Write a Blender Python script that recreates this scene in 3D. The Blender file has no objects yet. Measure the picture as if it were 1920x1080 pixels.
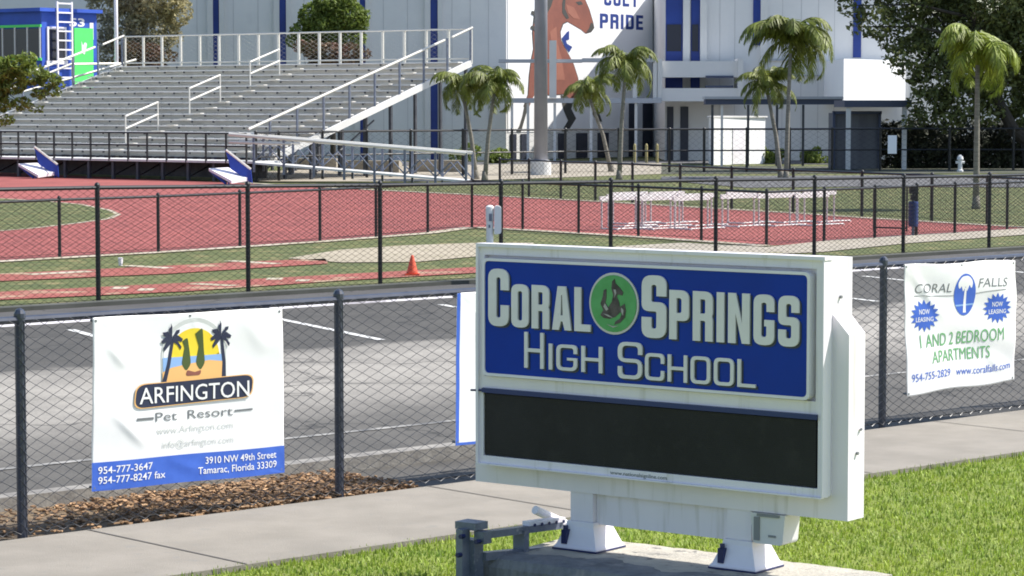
import bpy, math, random
from mathutils import Vector, Matrix
from mathutils.geometry import tessellate_polygon
random.seed(7)
S = bpy.context.scene
C = S.collection
# ------------------------------------------------------------------ camera, sky, sun, exposure
F = 4900.0; PITCH = math.atan(342/4900.0); CAMH = 2.4
cam = bpy.data.cameras.new('camera'); co = bpy.data.objects.new('camera', cam); C.objects.link(co)
cam.sensor_width = 36; cam.lens = 36*F/1920; cam.clip_start = .1; cam.clip_end = 3000
co.location = (0, 0, CAMH); co.rotation_euler = (math.pi/2-PITCH, 0, 0); S.camera = co
SUN_AZ = Vector((.97, .24, 0)).normalized(); SUN_EL = math.radians(51)
W = bpy.data.worlds.new('World'); S.world = W; W.use_nodes = True
sk = W.node_tree.nodes.new('ShaderNodeTexSky'); sk.sky_type = 'NISHITA'; sk.sun_disc = False
sk.sun_elevation = SUN_EL; sk.sun_rotation = math.atan2(SUN_AZ.x, SUN_AZ.y)
bg = W.node_tree.nodes['Background']; bg.inputs['Strength'].default_value = .125
W.node_tree.links.new(sk.outputs[0], bg.inputs[0])
S.cycles.pixel_filter_type = 'BLACKMAN_HARRIS'; S.cycles.filter_width = 1.8
sl = bpy.data.lights.new('sun', 'SUN'); sl.energy = 4.7; sl.angle = math.radians(.5); sl.color = (1, .95, .87)
so = bpy.data.objects.new('sun', sl); C.objects.link(so)
sd = SUN_AZ*math.cos(SUN_EL)+Vector((0, 0, math.sin(SUN_EL)))
so.rotation_euler = sd.to_track_quat('Z', 'Y').to_euler(); so.location = sd*60
S.view_settings.view_transform = 'Standard'; S.view_settings.look = 'None'
S.view_settings.exposure = .68; S.view_settings.gamma = 1

# ------------------------------------------------------------------ helpers: survey points
def ray(px, py):
    u = (px-960)/F; v = -(py-540)/F
    return Vector((u, math.cos(PITCH)+v*math.sin(PITCH), -math.sin(PITCH)+v*math.cos(PITCH)))
def G(px, py, z=0.0):
    r = ray(px, py); t = (z-CAMH)/r.z
    return Vector((r.x*t, r.y*t, z))
def D(px, py, d):
    r = ray(px, py); t = d/r.y
    return Vector((r.x*t, d, CAMH+r.z*t))
UD = Vector((.7399, .6727, 0)); VD = Vector((-.6727, .7399, 0))   # along / across the street fence
def UV(u, v, z=0.0): return UD*u+VD*v+Vector((0, 0, z))
def uv_of(p): return p.dot(UD), p.dot(VD)
def u_at(px, v):      # where the line at distance v across crosses a sight line
    k = (px-960)/F*math.cos(PITCH)   # close enough at ground level
    # x = k*y/.. ; solve (UD.x*u+VD.x*v) = k2*(UD.y*u+VD.y*v)
    k2 = (px-960)/F
    return (k2*VD.y*v-VD.x*v)/(UD.x-k2*UD.y)

# ------------------------------------------------------------------ helpers: meshes
OFF = {}
class MB:
    def __init__(s): s.v = []; s.f = []; s.smooth = False
    def add(s, vs, fs):
        n = len(s.v); s.v += [tuple(p) for p in vs]; s.f += [tuple(n+i for i in f) for f in fs]; return s
    def box(s, c, h, ax=None):
        ax = ax or (Vector((1, 0, 0)), Vector((0, 1, 0)), Vector((0, 0, 1))); c = Vector(c)
        vs = [c+ax[0]*(h[0]*i)+ax[1]*(h[1]*j)+ax[2]*(h[2]*k) for i in (-1, 1) for j in (-1, 1) for k in (-1, 1)]
        return s.add(vs, [(0, 1, 3, 2), (4, 6, 7, 5), (0, 4, 5, 1), (2, 3, 7, 6), (0, 2, 6, 4), (1, 5, 7, 3)])
    def tube(s, pts, r, n=8, r2=None, cap=True):
        pts = [Vector(p) for p in pts]; rings = []; m = len(pts)
        for i, p in enumerate(pts):
            d = (pts[min(i+1, m-1)]-pts[max(i-1, 0)]).normalized()
            a = Vector((0, 0, 1)) if abs(d.z) < .9 else Vector((1, 0, 0))
            x = d.cross(a).normalized(); y = d.cross(x).normalized()
            rr = r if r2 is None else r+(r2-r)*i/(m-1)
            rings.append([p+x*rr*math.cos(2*math.pi*k/n)+y*rr*math.sin(2*math.pi*k/n) for k in range(n)])
        vs = [q for R in rings for q in R]
        fs = [(i*n+k, i*n+(k+1) % n, (i+1)*n+(k+1) % n, (i+1)*n+k) for i in range(m-1) for k in range(n)]
        if cap: fs += [tuple(range(n))[::-1], tuple((m-1)*n+k for k in range(n))]
        return s.add(vs, fs)
    def lathe(s, c, prof, n=16):   # prof: list of (r, z)
        c = Vector(c); m = len(prof)
        vs = [c+Vector((r*math.cos(2*math.pi*k/n), r*math.sin(2*math.pi*k/n), z)) for r, z in prof for k in range(n)]
        fs = [(i*n+k, i*n+(k+1) % n, (i+1)*n+(k+1) % n, (i+1)*n+k) for i in range(m-1) for k in range(n)]
        fs += [tuple(range(n))[::-1], tuple((m-1)*n+k for k in range(n))]
        return s.add(vs, fs)
    def prism(s, loops, fr, d0, d1):
        """loops: outer + holes in 2D; fr(a,b,depth)->world; solid between depth d0 (front) and d1 (back)"""
        tri = tessellate_polygon([[Vector((a, b, 0)) for a, b in L] for L in loops])
        flat = [p for L in loops for p in L]; n = len(flat)
        vs = [fr(a, b, d0) for a, b in flat]+[fr(a, b, d1) for a, b in flat]
        fs = [tuple(t) for t in tri]+[tuple(n+i for i in t)[::-1] for t in tri]
        o = 0
        for L in loops:
            m = len(L); fs += [(o+i, o+(i+1) % m, n+o+(i+1) % m, n+o+i) for i in range(m)]; o += m
        return s.add(vs, fs)
    def sheet(s, pts): return s.add(pts, [tuple(range(len(pts)))])
    def build(s, name, m, parent=None, origin=None, smooth=None):
        off = Vector((0, 0, 0))
        if parent is not None: off = OFF[parent.name]
        elif origin is not None: off = Vector(origin)
        me = bpy.data.meshes.new(name)
        me.from_pydata([tuple(Vector(p)-off) for p in s.v], [], s.f); me.update()
        o = bpy.data.objects.new(name, me); C.objects.link(o); me.materials.append(m)
        if smooth if smooth is not None else s.smooth: me.polygons.foreach_set('use_smooth', [True]*len(me.polygons))
        if parent is not None: o.parent = parent
        else: o.location = off
        OFF[o.name] = off
        return o
def tag(o, label=None, cat=None, group=None, kind=None):
    for k, v in (('label', label), ('category', cat), ('group', group), ('kind', kind)):
        if v: o[k] = v
    return o
def thing(name, loc, label, cat, group=None):
    o = bpy.data.objects.new(name, None); C.objects.link(o); o.location = loc; o.empty_display_size = .2
    OFF[o.name] = Vector(loc); return tag(o, label, cat, group)
def copy_tree(o, loc=None, rz=None, parent=None):
    c = o.copy(); C.objects.link(c); c.parent = parent
    if loc is not None: c.location = loc
    if rz is not None: c.rotation_euler = (0, 0, rz)
    OFF[c.name] = Vector(c.location)
    for ch in list(o.children): copy_tree(ch, None, None, c)
    return c
def structure(name, pts, m, z):
    b = MB(); b.sheet([Vector((p.x, p.y, z)) for p in pts]); o = b.build(name, m); o['kind'] = 'structure'; return o

# ------------------------------------------------------------------ helpers: materials
def mat(name, c, rough=.6, c2=None, scale=4.0, detail=6, bump=0.0, bscale=None, metal=0.0, island=0.0, spec=.5, lo=.35, hi=.65, stretch=None, c3=None, s3=40.0, t3=(.55, .7), trans=0, coat=0):
    m = bpy.data.materials.new(name); m.use_nodes = True; nt = m.node_tree; N = nt.nodes; L = nt.links
    b = N['Principled BSDF']; b.inputs['Roughness'].default_value = rough; b.inputs['Metallic'].default_value = metal
    b.inputs['Specular IOR Level'].default_value = spec
    if coat: b.inputs['Coat Weight'].default_value = coat
    tc = N.new('ShaderNodeTexCoord'); vec = tc.outputs['Object']
    if stretch:
        mp = N.new('ShaderNodeMapping'); mp.inputs['Scale'].default_value = stretch[:3]
        if len(stretch) > 3: mp.inputs['Rotation'].default_value = (0, 0, stretch[3])
        L.new(vec, mp.inputs[0]); vec = mp.outputs[0]
    def noise(sc, det=detail):
        n = N.new('ShaderNodeTexNoise'); n.inputs['Scale'].default_value = sc; n.inputs['Detail'].default_value = det
        n.inputs['Roughness'].default_value = .62; L.new(vec, n.inputs['Vector']); return n.outputs['Fac']
    def ramp(fac, lo, hi):
        r = N.new('ShaderNodeMapRange'); r.inputs['From Min'].default_value = lo; r.inputs['From Max'].default_value = hi; L.new(fac, r.inputs[0]); return r.outputs[0]
    def mix(f, a, b2):
        x = N.new('ShaderNodeMix'); x.data_type = 'RGBA'
        if isinstance(f, float): x.inputs[0].default_value = f
        else: L.new(f, x.inputs[0])
        for i, q in ((6, a), (7, b2)):
            if isinstance(q, tuple): x.inputs[i].default_value = q+(1,)
            else: L.new(q, x.inputs[i])
        return x.outputs[2]
    col = c
    if c2: col = mix(ramp(noise(scale), lo, hi), c, c2)
    if c3: col = mix(ramp(noise(s3, 3), t3[0], t3[1]), col, c3)
    if island:
        g = N.new('ShaderNodeNewGeometry'); h = N.new('ShaderNodeHueSaturation')
        r = N.new('ShaderNodeMapRange'); L.new(g.outputs['Random Per Island'], r.inputs[0])
        r.inputs['To Min'].default_value = 1-island; r.inputs['To Max'].default_value = 1+island
        L.new(r.outputs[0], h.inputs['Value'])
        if isinstance(col, tuple): h.inputs['Color'].default_value = col+(1,)
        else: L.new(col, h.inputs['Color'])
        col = h.outputs[0]
    if isinstance(col, tuple): b.inputs['Base Color'].default_value = col+(1,)
    else: L.new(col, b.inputs['Base Color'])
    if bump:
        bp = N.new('ShaderNodeBump'); bp.inputs['Strength'].default_value = bump; bp.inputs['Distance'].default_value = .02
        L.new(noise(bscale or scale*6, 4), bp.inputs['Height']); L.new(bp.outputs[0], b.inputs['Normal'])
    if trans:
        t = N.new('ShaderNodeBsdfTranslucent'); mx = N.new('ShaderNodeMixShader'); mx.inputs[0].default_value = trans
        if isinstance(col, tuple): t.inputs[0].default_value = col+(1,)
        else: L.new(col, t.inputs[0])
        L.new(b.outputs[0], mx.inputs[1]); L.new(t.outputs[0], mx.inputs[2])
        L.new(mx.outputs[0], N['Material Output'].inputs['Surface'])
    return m
M = {}
M['grass'] = mat('field_grass', (.105, .12, .033), .9, (.065, .085, .022), 1.3, c3=(.24, .20, .085), s3=2.3, t3=(.52, .72), bump=.9, bscale=30)
M['verge'] = mat('verge_grass', (.15, .21, .025), .9, (.23, .28, .04), 3.0, c3=(.22, .2, .08), s3=14, t3=(.58, .75), bump=1, bscale=60)
M['blade'] = mat('grass_blade', (.20, .30, .035), .6, (.32, .40, .055), 2.2, island=.45, trans=.3, c3=(.40, .37, .15), s3=13, t3=(.62, .8))
M['concrete'] = mat('pavement_concrete', (.265, .24, .205), .85, (.215, .195, .165), 2.2, c3=(.21, .2, .18), s3=9, t3=(.6, .8), bump=.25, bscale=90)
M['joint'] = mat('pavement_joint', (.12, .11, .1), .9)
M['kerb'] = mat('kerb_concrete', (.30, .285, .26), .85, (.18, .17, .16), 6, bump=.3, bscale=50)
M['mulch'] = mat('mulch_soil', (.16, .12, .08), .95, (.24, .17, .10), 9, c3=(.05, .04, .03), s3=30, bump=1, bscale=50)
M['chip'] = mat('mulch_chip', (.38, .24, .13), .9, (.20, .115, .06), 5, island=.5)
M['track'] = mat('running_track', (.31, .078, .066), .85, (.25, .060, .052), .5, c3=(.19, .048, .044), s3=1.2, t3=(.52, .75), bump=.3, bscale=40)
M['runway'] = mat('runway_rubber', (.30, .075, .06), .9, (.24, .07, .05), 1.5, c3=(.36, .26, .17), s3=1.0, t3=(.56, .66), bump=.3, bscale=40)
M['sand'] = mat('pit_sand', (.38, .33, .25), .95, (.30, .26, .19), .9, c3=(.2, .2, .09), s3=3, t3=(.62, .75), bump=.5, bscale=20)
M['pale'] = mat('pale_path', (.36, .32, .26), .9, (.28, .25, .20), 1.0, c3=(.2, .19, .09), s3=2, t3=(.6, .75))
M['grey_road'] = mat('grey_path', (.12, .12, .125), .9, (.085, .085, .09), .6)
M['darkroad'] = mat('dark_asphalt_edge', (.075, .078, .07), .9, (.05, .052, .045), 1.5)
M['groundshade'] = mat('painted_ground_shade', (.085, .08, .07), .95, (.05, .065, .03), 1.2)  # dark tone painted for the shade under the trees
M['joint_grey'] = mat('wall_joint_grey', (.45, .45, .46), .9)
M['curb_line'] = mat('track_edge', (.52, .46, .38), .9, (.3, .26, .17), 1.5)
M['stripe'] = mat('stripe_paint', (.62, .62, .6), .8, (.3, .3, .3), 7, lo=.45, hi=.7)
M['fadedstripe'] = mat('faded_stripe', (.34, .33, .31), .85, (.10, .10, .10), 5, lo=.4, hi=.6)
M['white'] = mat('white_paint', (.83, .795, .845), .45, (.75, .72, .765), 2.5, c3=(.6, .6, .57), s3=9, t3=(.66, .85), bump=.03, bscale=30)
M['whitecab'] = mat('white_sheet_metal', (.83, .785, .845), .42, (.77, .73, .785), 1.6, c3=(.50, .47, .43), s3=9, t3=(.57, .85), stretch=(1.6, 1.6, .14), bump=.05, bscale=9)
M['groove'] = mat('frame_gasket', (.22, .23, .24), .6)
M['blueface'] = mat('blue_sign_face', (.0015, .042, .36), .25, (.002, .036, .30), 2.5, spec=.22, bump=.02, bscale=6)
M['letter'] = mat('letter_plastic', (.80, .77, .77), .4, (.73, .70, .70), 5)
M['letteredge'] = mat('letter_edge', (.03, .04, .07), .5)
M['led'] = mat('display_black', (.008, .009, .011), .5, (.017, .018, .021), 2.2, spec=.35, c3=(.026, .026, .027), s3=11, t3=(.55, .8))
M['ledframe'] = mat('display_blue_frame', (.012, .03, .13), .4)
M['emgreen'] = mat('emblem_green', (.07, .33, .09), .4, (.10, .40, .13), 14)
M['silver'] = mat('emblem_ring', (.55, .56, .56), .35, metal=.4)
M['horse_dark'] = mat('emblem_horse', (.035, .028, .025), .5, (.11, .09, .085), 25)
M['horse_pale'] = mat('emblem_pale', (.42, .4, .38), .5)
M['navy_hole'] = mat('navy_bolt', (.012, .02, .09), .4)
M['plinth'] = mat('weathered_concrete', (.46, .43, .36), .9, (.33, .31, .27), 5, c3=(.1, .1, .1), s3=11, t3=(.58, .72), bump=.6, bscale=40)
M['plinthdark'] = mat('shadow_band_concrete', (.24, .245, .25), .9, (.13, .135, .145), 7, c3=(.27, .26, .25), s3=9, t3=(.58, .72), bump=.8, bscale=30, stretch=(1, 1, .3))  # darker concrete colour that paints in the sign's shadow
M['galv'] = mat('galvanised_steel', (.20, .225, .29), .45, (.12, .14, .19), 9, metal=.35, c3=(.36, .37, .4), s3=18, t3=(.58, .75))
M['fencewire'] = mat('vinyl_wire', (.022, .026, .036), .4, spec=.6)
M['fencepost'] = mat('vinyl_post', (.028, .034, .055), .33, (.045, .055, .085), 9, spec=.7)
M['blackpost'] = mat('black_post', (.014, .015, .018), .45)
M['blackwire'] = mat('black_wire', (.010, .010, .012), .7, spec=.2)
M['banner'] = mat('banner_vinyl', (.84, .84, .83), .5, (.78, .785, .79), 2.5)
M['bannerblue'] = mat('banner_blue', (.035, .11, .50), .5, (.05, .14, .58), 5)
M['navy'] = mat('banner_navy', (.018, .024, .06), .5)
M['yellow'] = mat('banner_yellow', (.82, .66, .04), .5, (.8, .58, .03), 9)
M['orange'] = mat('banner_orange', (.80, .46, .17), .5)
M['lightblue'] = mat('banner_lightblue', (.25, .42, .72), .5)
M['bgreen'] = mat('banner_green', (.14, .40, .16), .5)
M['faint'] = mat('banner_faded', (.58, .60, .58), .5)
M['greytext'] = mat('banner_grey', (.16, .17, .18), .5)
M['darkgreen'] = mat('banner_darkgreen', (.06, .09, .02), .5)
M['crease'] = mat('banner_crease', (.5, .5, .48), .5)
M['alu'] = mat('bleacher_aluminium', (.72, .71, .69), .5, (.60, .595, .58), 1.5, metal=.0, c3=(.78, .76, .73), s3=5, t3=(.58, .8), stretch=(.6, 1, 1))
M['riser'] = mat('bleacher_riser', (.56, .555, .54), .6, (.46, .455, .45), 1.5)
M['bracket'] = mat('bleacher_bracket', (.07, .07, .075), .6)
M['rail'] = mat('handrail_aluminium', (.66, .64, .58), .4, metal=.1)
M['steel'] = mat('understructure_steel', (.08, .085, .1), .6, (.04, .045, .06), 3)
M['blueequip'] = mat('blue_panel', (.02, .07, .42), .5, (.015, .05, .33), 3)
M['wall'] = mat('grey_rendered_wall', (.74, .735, .72), .85, (.68, .68, .675), .35, c3=(.64, .64, .64), s3=.9, t3=(.55, .8), bump=.25, bscale=12)
M['wallpale'] = mat('pale_rendered_wall', (.72, .715, .705), .85, (.66, .66, .655), .4, bump=.15, bscale=12)
M['fin'] = mat('pale_fin', (.70, .69, .67), .8, (.62, .62, .61), .7)
M['bluestripe'] = mat('blue_stripe', (.015, .05, .28), .55, (.012, .035, .2), .8)
M['bluewindow'] = mat('dark_window', (.012, .016, .04), .2)
M['mural'] = mat('mural_white', (.88, .88, .88), .8, (.85, .85, .86), .6)
M['hbrown'] = mat('mural_brown', (.27, .095, .065), .8, (.21, .075, .055), 1.6)
M['hpale'] = mat('mural_pale_brown', (.35, .14, .095), .8, (.30, .115, .08), 1.2)
M['hdark'] = mat('mural_mane', (.06, .06, .055), .8)
M['mnavy'] = mat('mural_navy', (.012, .04, .22), .8)
M['fascia'] = mat('canopy_fascia', (.42, .44, .48), .7)
M['darkfascia'] = mat('dark_canopy_fascia', (.06, .075, .13), .6)
M['soffit'] = mat('canopy_soffit', (.3, .28, .24), .8)
M['door'] = mat('dark_door', (.03, .035, .055), .5)
M['screen'] = mat('dark_windscreen', (.17, .172, .19), .9, (.12, .122, .14), 2, stretch=(1, 1, .1))
M['pressblue'] = mat('pressbox_blue', (.03, .10, .52), .6, (.025, .075, .42), 1.2)
M['pressgreen'] = mat('pressbox_green', (.10, .74, .16), .55, (.09, .68, .14), 2)
M['polegalv'] = mat('pole_galvanised', (.30, .305, .35), .5, (.25, .255, .30), 1.2, metal=.2)
M['cone'] = mat('cone_orange', (.75, .11, .05), .55, (.65, .09, .04), 6)
M['hurdle'] = mat('hurdle_white', (.8, .8, .78), .5)
M['hurdleleg'] = mat('hurdle_leg', (.7, .7, .67), .5)
M['trunkpalm'] = mat('palm_trunk', (.27, .25, .21), .9, (.17, .155, .13), 4, bump=.6, stretch=(1, 1, 6))
M['frond'] = mat('palm_frond', (.20, .235, .04), .55, (.125, .155, .025), 1.4, island=.45, trans=.3)
M['frondlime'] = mat('lime_palm_frond', (.27, .33, .04), .55, (.18, .23, .028), 1.4, island=.4, trans=.3)
M['bark'] = mat('tree_bark', (.05, .042, .034), .95, (.028, .024, .02), 4, bump=1, stretch=(1, 1, .3))
M['leafdark'] = mat('dark_leaf', (.085, .105, .03), .6, (.13, .15, .045), .7, island=.5, trans=.25)
M['leafolive'] = mat('olive_leaf', (.34, .31, .15), .7, (.46, .41, .26), .7, island=.5, trans=.45)
M['leafmid'] = mat('mid_leaf', (.21, .27, .05), .6, (.14, .19, .035), .9, island=.5, trans=.42)
M['leafred'] = mat('reddish_leaf', (.16, .065, .05), .7, (.10, .09, .03), .8, island=.5, trans=.2)
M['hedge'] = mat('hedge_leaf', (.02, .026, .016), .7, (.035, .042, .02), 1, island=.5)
M['yellowpost'] = mat('yellow_post', (.42, .36, .16), .6)
M['paper'] = mat('notice_white', (.7, .75, .82), .5)

# asphalt: worn pale aisle between two darker rows of bays
def asphalt():
    m = bpy.data.materials.new('car_park_asphalt'); m.use_nodes = True; nt = m.node_tree; N = nt.nodes; L = nt.links
    b = N['Principled BSDF']; b.inputs['Roughness'].default_value = .85
    g = N.new('ShaderNodeNewGeometry'); d = N.new('ShaderNodeVectorMath'); d.operation = 'DOT_PRODUCT'
    L.new(g.outputs['Position'], d.inputs[0]); d.inputs[1].default_value = tuple(VD)
    n = N.new('ShaderNodeTexNoise'); n.inputs['Scale'].default_value = .55; n.inputs['Detail'].default_value = 5; L.new(g.outputs['Position'], n.inputs['Vector'])
    a = N.new('ShaderNodeMath'); a.operation = 'MULTIPLY_ADD'; L.new(n.outputs['Fac'], a.inputs[0]); a.inputs[1].default_value = 1.3; L.new(d.outputs['Value'], a.inputs[2])
    r = N.new('ShaderNodeValToRGB'); mr = N.new('ShaderNodeMapRange'); mr.inputs['From Min'].default_value = 12.; mr.inputs['From Max'].default_value = 28.
    L.new(a.outputs[0], mr.inputs[0]); L.new(mr.outputs[0], r.inputs[0])
    e = r.color_ramp.elements; e[0].position = 0; e[0].color = (.075, .07, .063, 1); e[1].position = 1; e[1].color = (.07, .068, .07, 1)
    for p, v in ((.21, .08), (.265, .105), (.31, .18), (.40, .26), (.50, .235), (.545, .19), (.565, .06), (.8, .052)):
        q = e.new(p); q.color = (v*1.07, v*1.0, v*.89, 1)
    n2 = N.new('ShaderNodeTexNoise'); n2.inputs['Scale'].default_value = 45; n2.inputs['Detail'].default_value = 4; L.new(g.outputs['Position'], n2.inputs['Vector'])
    n3 = N.new('ShaderNodeTexNoise'); n3.inputs['Scale'].default_value = 1.7; n3.inputs['Detail'].default_value = 6; L.new(g.outputs['Position'], n3.inputs['Vector'])
    s_ = N.new('ShaderNodeMath'); s_.operation = 'ADD'; L.new(n2.outputs['Fac'], s_.inputs[0]); L.new(n3.outputs['Fac'], s_.inputs[1])
    h = N.new('ShaderNodeHueSaturation'); L.new(r.outputs[0], h.inputs['Color']); L.new(s_.outputs[0], h.inputs['Value'])
    wn = N.new('ShaderNodeTexNoise'); wn.inputs['Scale'].default_value = 1.1; wn.inputs['Detail'].default_value = 4; L.new(g.outputs['Position'], wn.inputs['Vector'])
    wa = N.new('ShaderNodeVectorMath'); wa.operation = 'MULTIPLY_ADD'; L.new(wn.outputs['Color'], wa.inputs[0]); wa.inputs[1].default_value = (1.6, 1.6, 0); L.new(g.outputs['Position'], wa.inputs[2])
    vo = N.new('ShaderNodeTexVoronoi'); vo.feature = 'DISTANCE_TO_EDGE'; vo.inputs['Scale'].default_value = .34; L.new(wa.outputs[0], vo.inputs['Vector'])
    cr = N.new('ShaderNodeMapRange'); cr.inputs['From Min'].default_value = .004; cr.inputs['From Max'].default_value = .012; L.new(vo.outputs['Distance'], cr.inputs[0]); cr.inputs['To Min'].default_value = .45
    v2 = N.new('ShaderNodeTexVoronoi'); v2.inputs['Scale'].default_value = .75; L.new(g.outputs['Position'], v2.inputs['Vector'])
    oi = N.new('ShaderNodeMapRange'); oi.inputs['From Min'].default_value = .05; oi.inputs['From Max'].default_value = .2; oi.inputs['To Min'].default_value = .6; L.new(v2.outputs['Distance'], oi.inputs[0])
    mm = N.new('ShaderNodeMath'); mm.operation = 'MULTIPLY'; L.new(cr.outputs[0], mm.inputs[0]); L.new(oi.outputs[0], mm.inputs[1])
    h2 = N.new('ShaderNodeHueSaturation'); L.new(h.outputs[0], h2.inputs['Color']); L.new(mm.outputs[0], h2.inputs['Value'])
    L.new(h2.outputs[0], b.inputs['Base Color'])
    bp = N.new('ShaderNodeBump'); bp.inputs['Strength'].default_value = .4; bp.inputs['Distance'].default_value = .01; L.new(n2.outputs['Fac'], bp.inputs['Height']); L.new(bp.outputs[0], b.inputs['Normal'])
    return m
M['asphalt'] = asphalt()

# ------------------------------------------------------------------ GROUND
structure('ground', [Vector((-900, -60, 0)), Vector((900, -60, 0)), Vector((900, 2500, 0)), Vector((-900, 2500, 0))], M['grass'], -.012)
structure('grass_verge', [UV(-30, -10), UV(50, -10), UV(50, 10.85), UV(-30, 10.85)], M['verge'], .0)
SW0, SW1 = 10.84, 12.33
pv = MB(); pv.box(UV(10, (SW0+SW1)/2, -.03), (40, (SW1-SW0)/2, .06), (UD, VD, Vector((0, 0, 1)))); o = pv.build('pavement', M['concrete']); o['kind'] = 'structure'
jn = MB()
for k in range(-4, 10):
    jn.sheet([UV(8+1.25*k*2+dx, v, .0335) for dx, v in ((-.007, SW0), (.007, SW0), (.007, SW1), (-.007, SW1))])
o = jn.build('pavement_joints', M['joint']); o['kind'] = 'structure'
structure('planting_strip', [UV(6.2, SW1), UV(10.6, SW1), UV(10.4, 13.35), UV(6.2, 13.35)], M['mulch'], .006)
structure('car_park', [UV(-30, SW1-.02), UV(60, SW1-.02), UV(60, 26.75), UV(-30, 26.75)], M['asphalt'], .001)
kb = MB(); kb.box(UV(9.2, 13.42, .02), (4.0, .075, .07), (UD, VD, Vector((0, 0, 1)))); o = kb.build('kerb', M['kerb']); o['kind'] = 'structure'
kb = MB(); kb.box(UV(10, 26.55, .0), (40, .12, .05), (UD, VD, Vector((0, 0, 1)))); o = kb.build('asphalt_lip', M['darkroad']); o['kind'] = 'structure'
st = MB()
def stripe(a, b, w):
    d = (b-a).normalized(); n = Vector((-d.y, d.x, 0))*w/2
    st.sheet([a-n, a+n, b+n, b-n])
sa, sb = G(525, 598, .006), G(715, 637, .006)
for k in range(-2, 7):
    sh = UD*2.62*k
    stripe(sa+sh+(sa-sb)*.15, sb+sh, .10)
o = st.build('parking_lines', M['stripe']); o['kind'] = 'structure'
st = MB(); stripe(UV(2, 14.95, .006), UV(40, 14.95, .006), .08); o = st.build('parking_lines', M['fadedstripe']); o['kind'] = 'structure'

# running track and field
def gp(*pts): return [G(x, y) for x, y in pts]
structure('running_track', gp((-500, 318), (0, 323), (430, 342), (600, 352), (885, 366), (1130, 379), (1330, 391), (1500, 401), (1620, 409), (1920, 427), (2300, 452), (1920, 437), (1700, 447), (1437, 460), (1315, 451), (1197, 443), (980, 430), (885, 425), (802, 436), (600, 452), (297, 472), (0, 489), (-500, 520)), M['track'], -.004)
inf = [(-600, 372), (0, 372), (70, 376), (150, 383), (205, 394), (222, 402), (205, 410), (140, 419), (60, 428), (0, 433), (-600, 470)]
structure('infield', gp(*inf), M['grass'], .0)
def edge(name, pts, w, m, z=.004):
    b = MB(); P = [G(x, y) for x, y in pts]
    for i in range(len(P)-1):
        d = (P[i+1]-P[i]).normalized(); n = Vector((-d.y, d.x, 0))*w/2
        b.sheet([(p.x, p.y, z) for p in (P[i]-n, P[i]+n, P[i+1]+n, P[i+1]-n)])
    o = b.build(name, m); o['kind'] = 'structure'
edge('infield_kerb', inf[1:-1], .12, M['curb_line'])
edge('track_kerb', [(-300, 507), (0, 490), (297, 473), (600, 453), (802, 437), (885, 426), (980, 431), (1197, 444), (1315, 452), (1437, 461)], .35, M['curb_line'])
edge('track_kerb', [(430, 341), (600, 351), (885, 365), (1130, 378), (1330, 390), (1500, 400), (1620, 408), (1920, 426)], .3, M['curb_line'])
structure('pale_path', gp((1150, 462), (1280, 455), (1437, 463), (1560, 450), (1700, 441), (1920, 428), (2100, 420), (2100, 430), (1920, 440), (1700, 456), (1545, 472), (1345, 482), (1200, 480)), M['pale'], .001)
structure('sand_pit', gp((540, 484), (640, 468), (760, 460), (900, 455), (1000, 455), (1000, 478), (900, 480), (780, 491), (640, 492)), M['sand'], .001)
structure('jump_runway', gp((-200, 530), (0, 513), (317, 498), (470, 490), (610, 485), (615, 494), (470, 503), (317, 513), (0, 527), (-200, 541)), M['runway'], .001)
structure('jump_runway', gp((-200, 560), (0, 547), (350, 530), (640, 514), (900, 500), (900, 511), (640, 526), (350, 546), (0, 562), (-200, 576)), M['runway'], .001)
edge('runway_marking', [(50, 515), (170, 509)], .3, M['curb_line']); edge('runway_marking', [(237, 498), (317, 503)], .25, M['curb_line'])
edge('runway_marking', [(430, 489), (520, 495)], .25, M['curb_line']); edge('runway_marking', [(360, 532), (440, 536)], .25, M['curb_line'])
edge('runway_marking', [(210, 540), (240, 540)], .4, M['curb_line']); edge('runway_marking', [(260, 543), (290, 543)], .4, M['curb_line'])
edge('runway_marking', [(500, 523), (530, 523)], .4, M['curb_line']); edge('runway_marking', [(555, 526), (580, 526)], .4, M['curb_line'])
structure('campus_path', gp((480, 322), (700, 312), (960, 308), (1240, 306), (1240, 326), (960, 336), (820, 340), (480, 340)), M['pale'], .002)
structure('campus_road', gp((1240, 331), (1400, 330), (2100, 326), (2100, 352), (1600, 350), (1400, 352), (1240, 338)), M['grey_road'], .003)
structure('tree_shade_sheet', gp((1240, 311), (1700, 312.5), (2100, 313), (2100, 324), (1700, 325), (1240, 326)), M['groundshade'], .002)  # sheet that lays the trees' shade on the ground as colour
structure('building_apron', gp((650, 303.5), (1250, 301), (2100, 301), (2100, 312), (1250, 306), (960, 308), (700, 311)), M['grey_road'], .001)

# ------------------------------------------------------------------ wheel stops in the bays
ws_src = None
for i, u in enumerate((u_at(100, 24.75)-.3, u_at(610, 24.75), u_at(725, 24.75)+.1, u_at(905, 24.75)+.4, u_at(1200, 24.75), u_at(1380, 24.75), u_at(1640, 24.75), u_at(1820, 24.75), u_at(1990, 24.75))):
    c = UV(u, 24.75)
    if ws_src is None:
        b = MB(); L = .9
        prof = [(-.08, 0), (.08, 0), (.055, .085), (-.055, .085)]
        b.prism([prof], lambda a, z, d: UD*d+VD*a+Vector((0, 0, z)), -L, L); 
        ws_src = b.build('wheel_stop', M['white']); ws_src.location = c; w = ws_src
    else: w = ws_src.copy(); C.objects.link(w); w.location = c
    tag(w, 'long low white wheel stop at the far edge of the dark car park', 'wheel stop', 'white wheel stops along the far edge of the car park')

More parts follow.
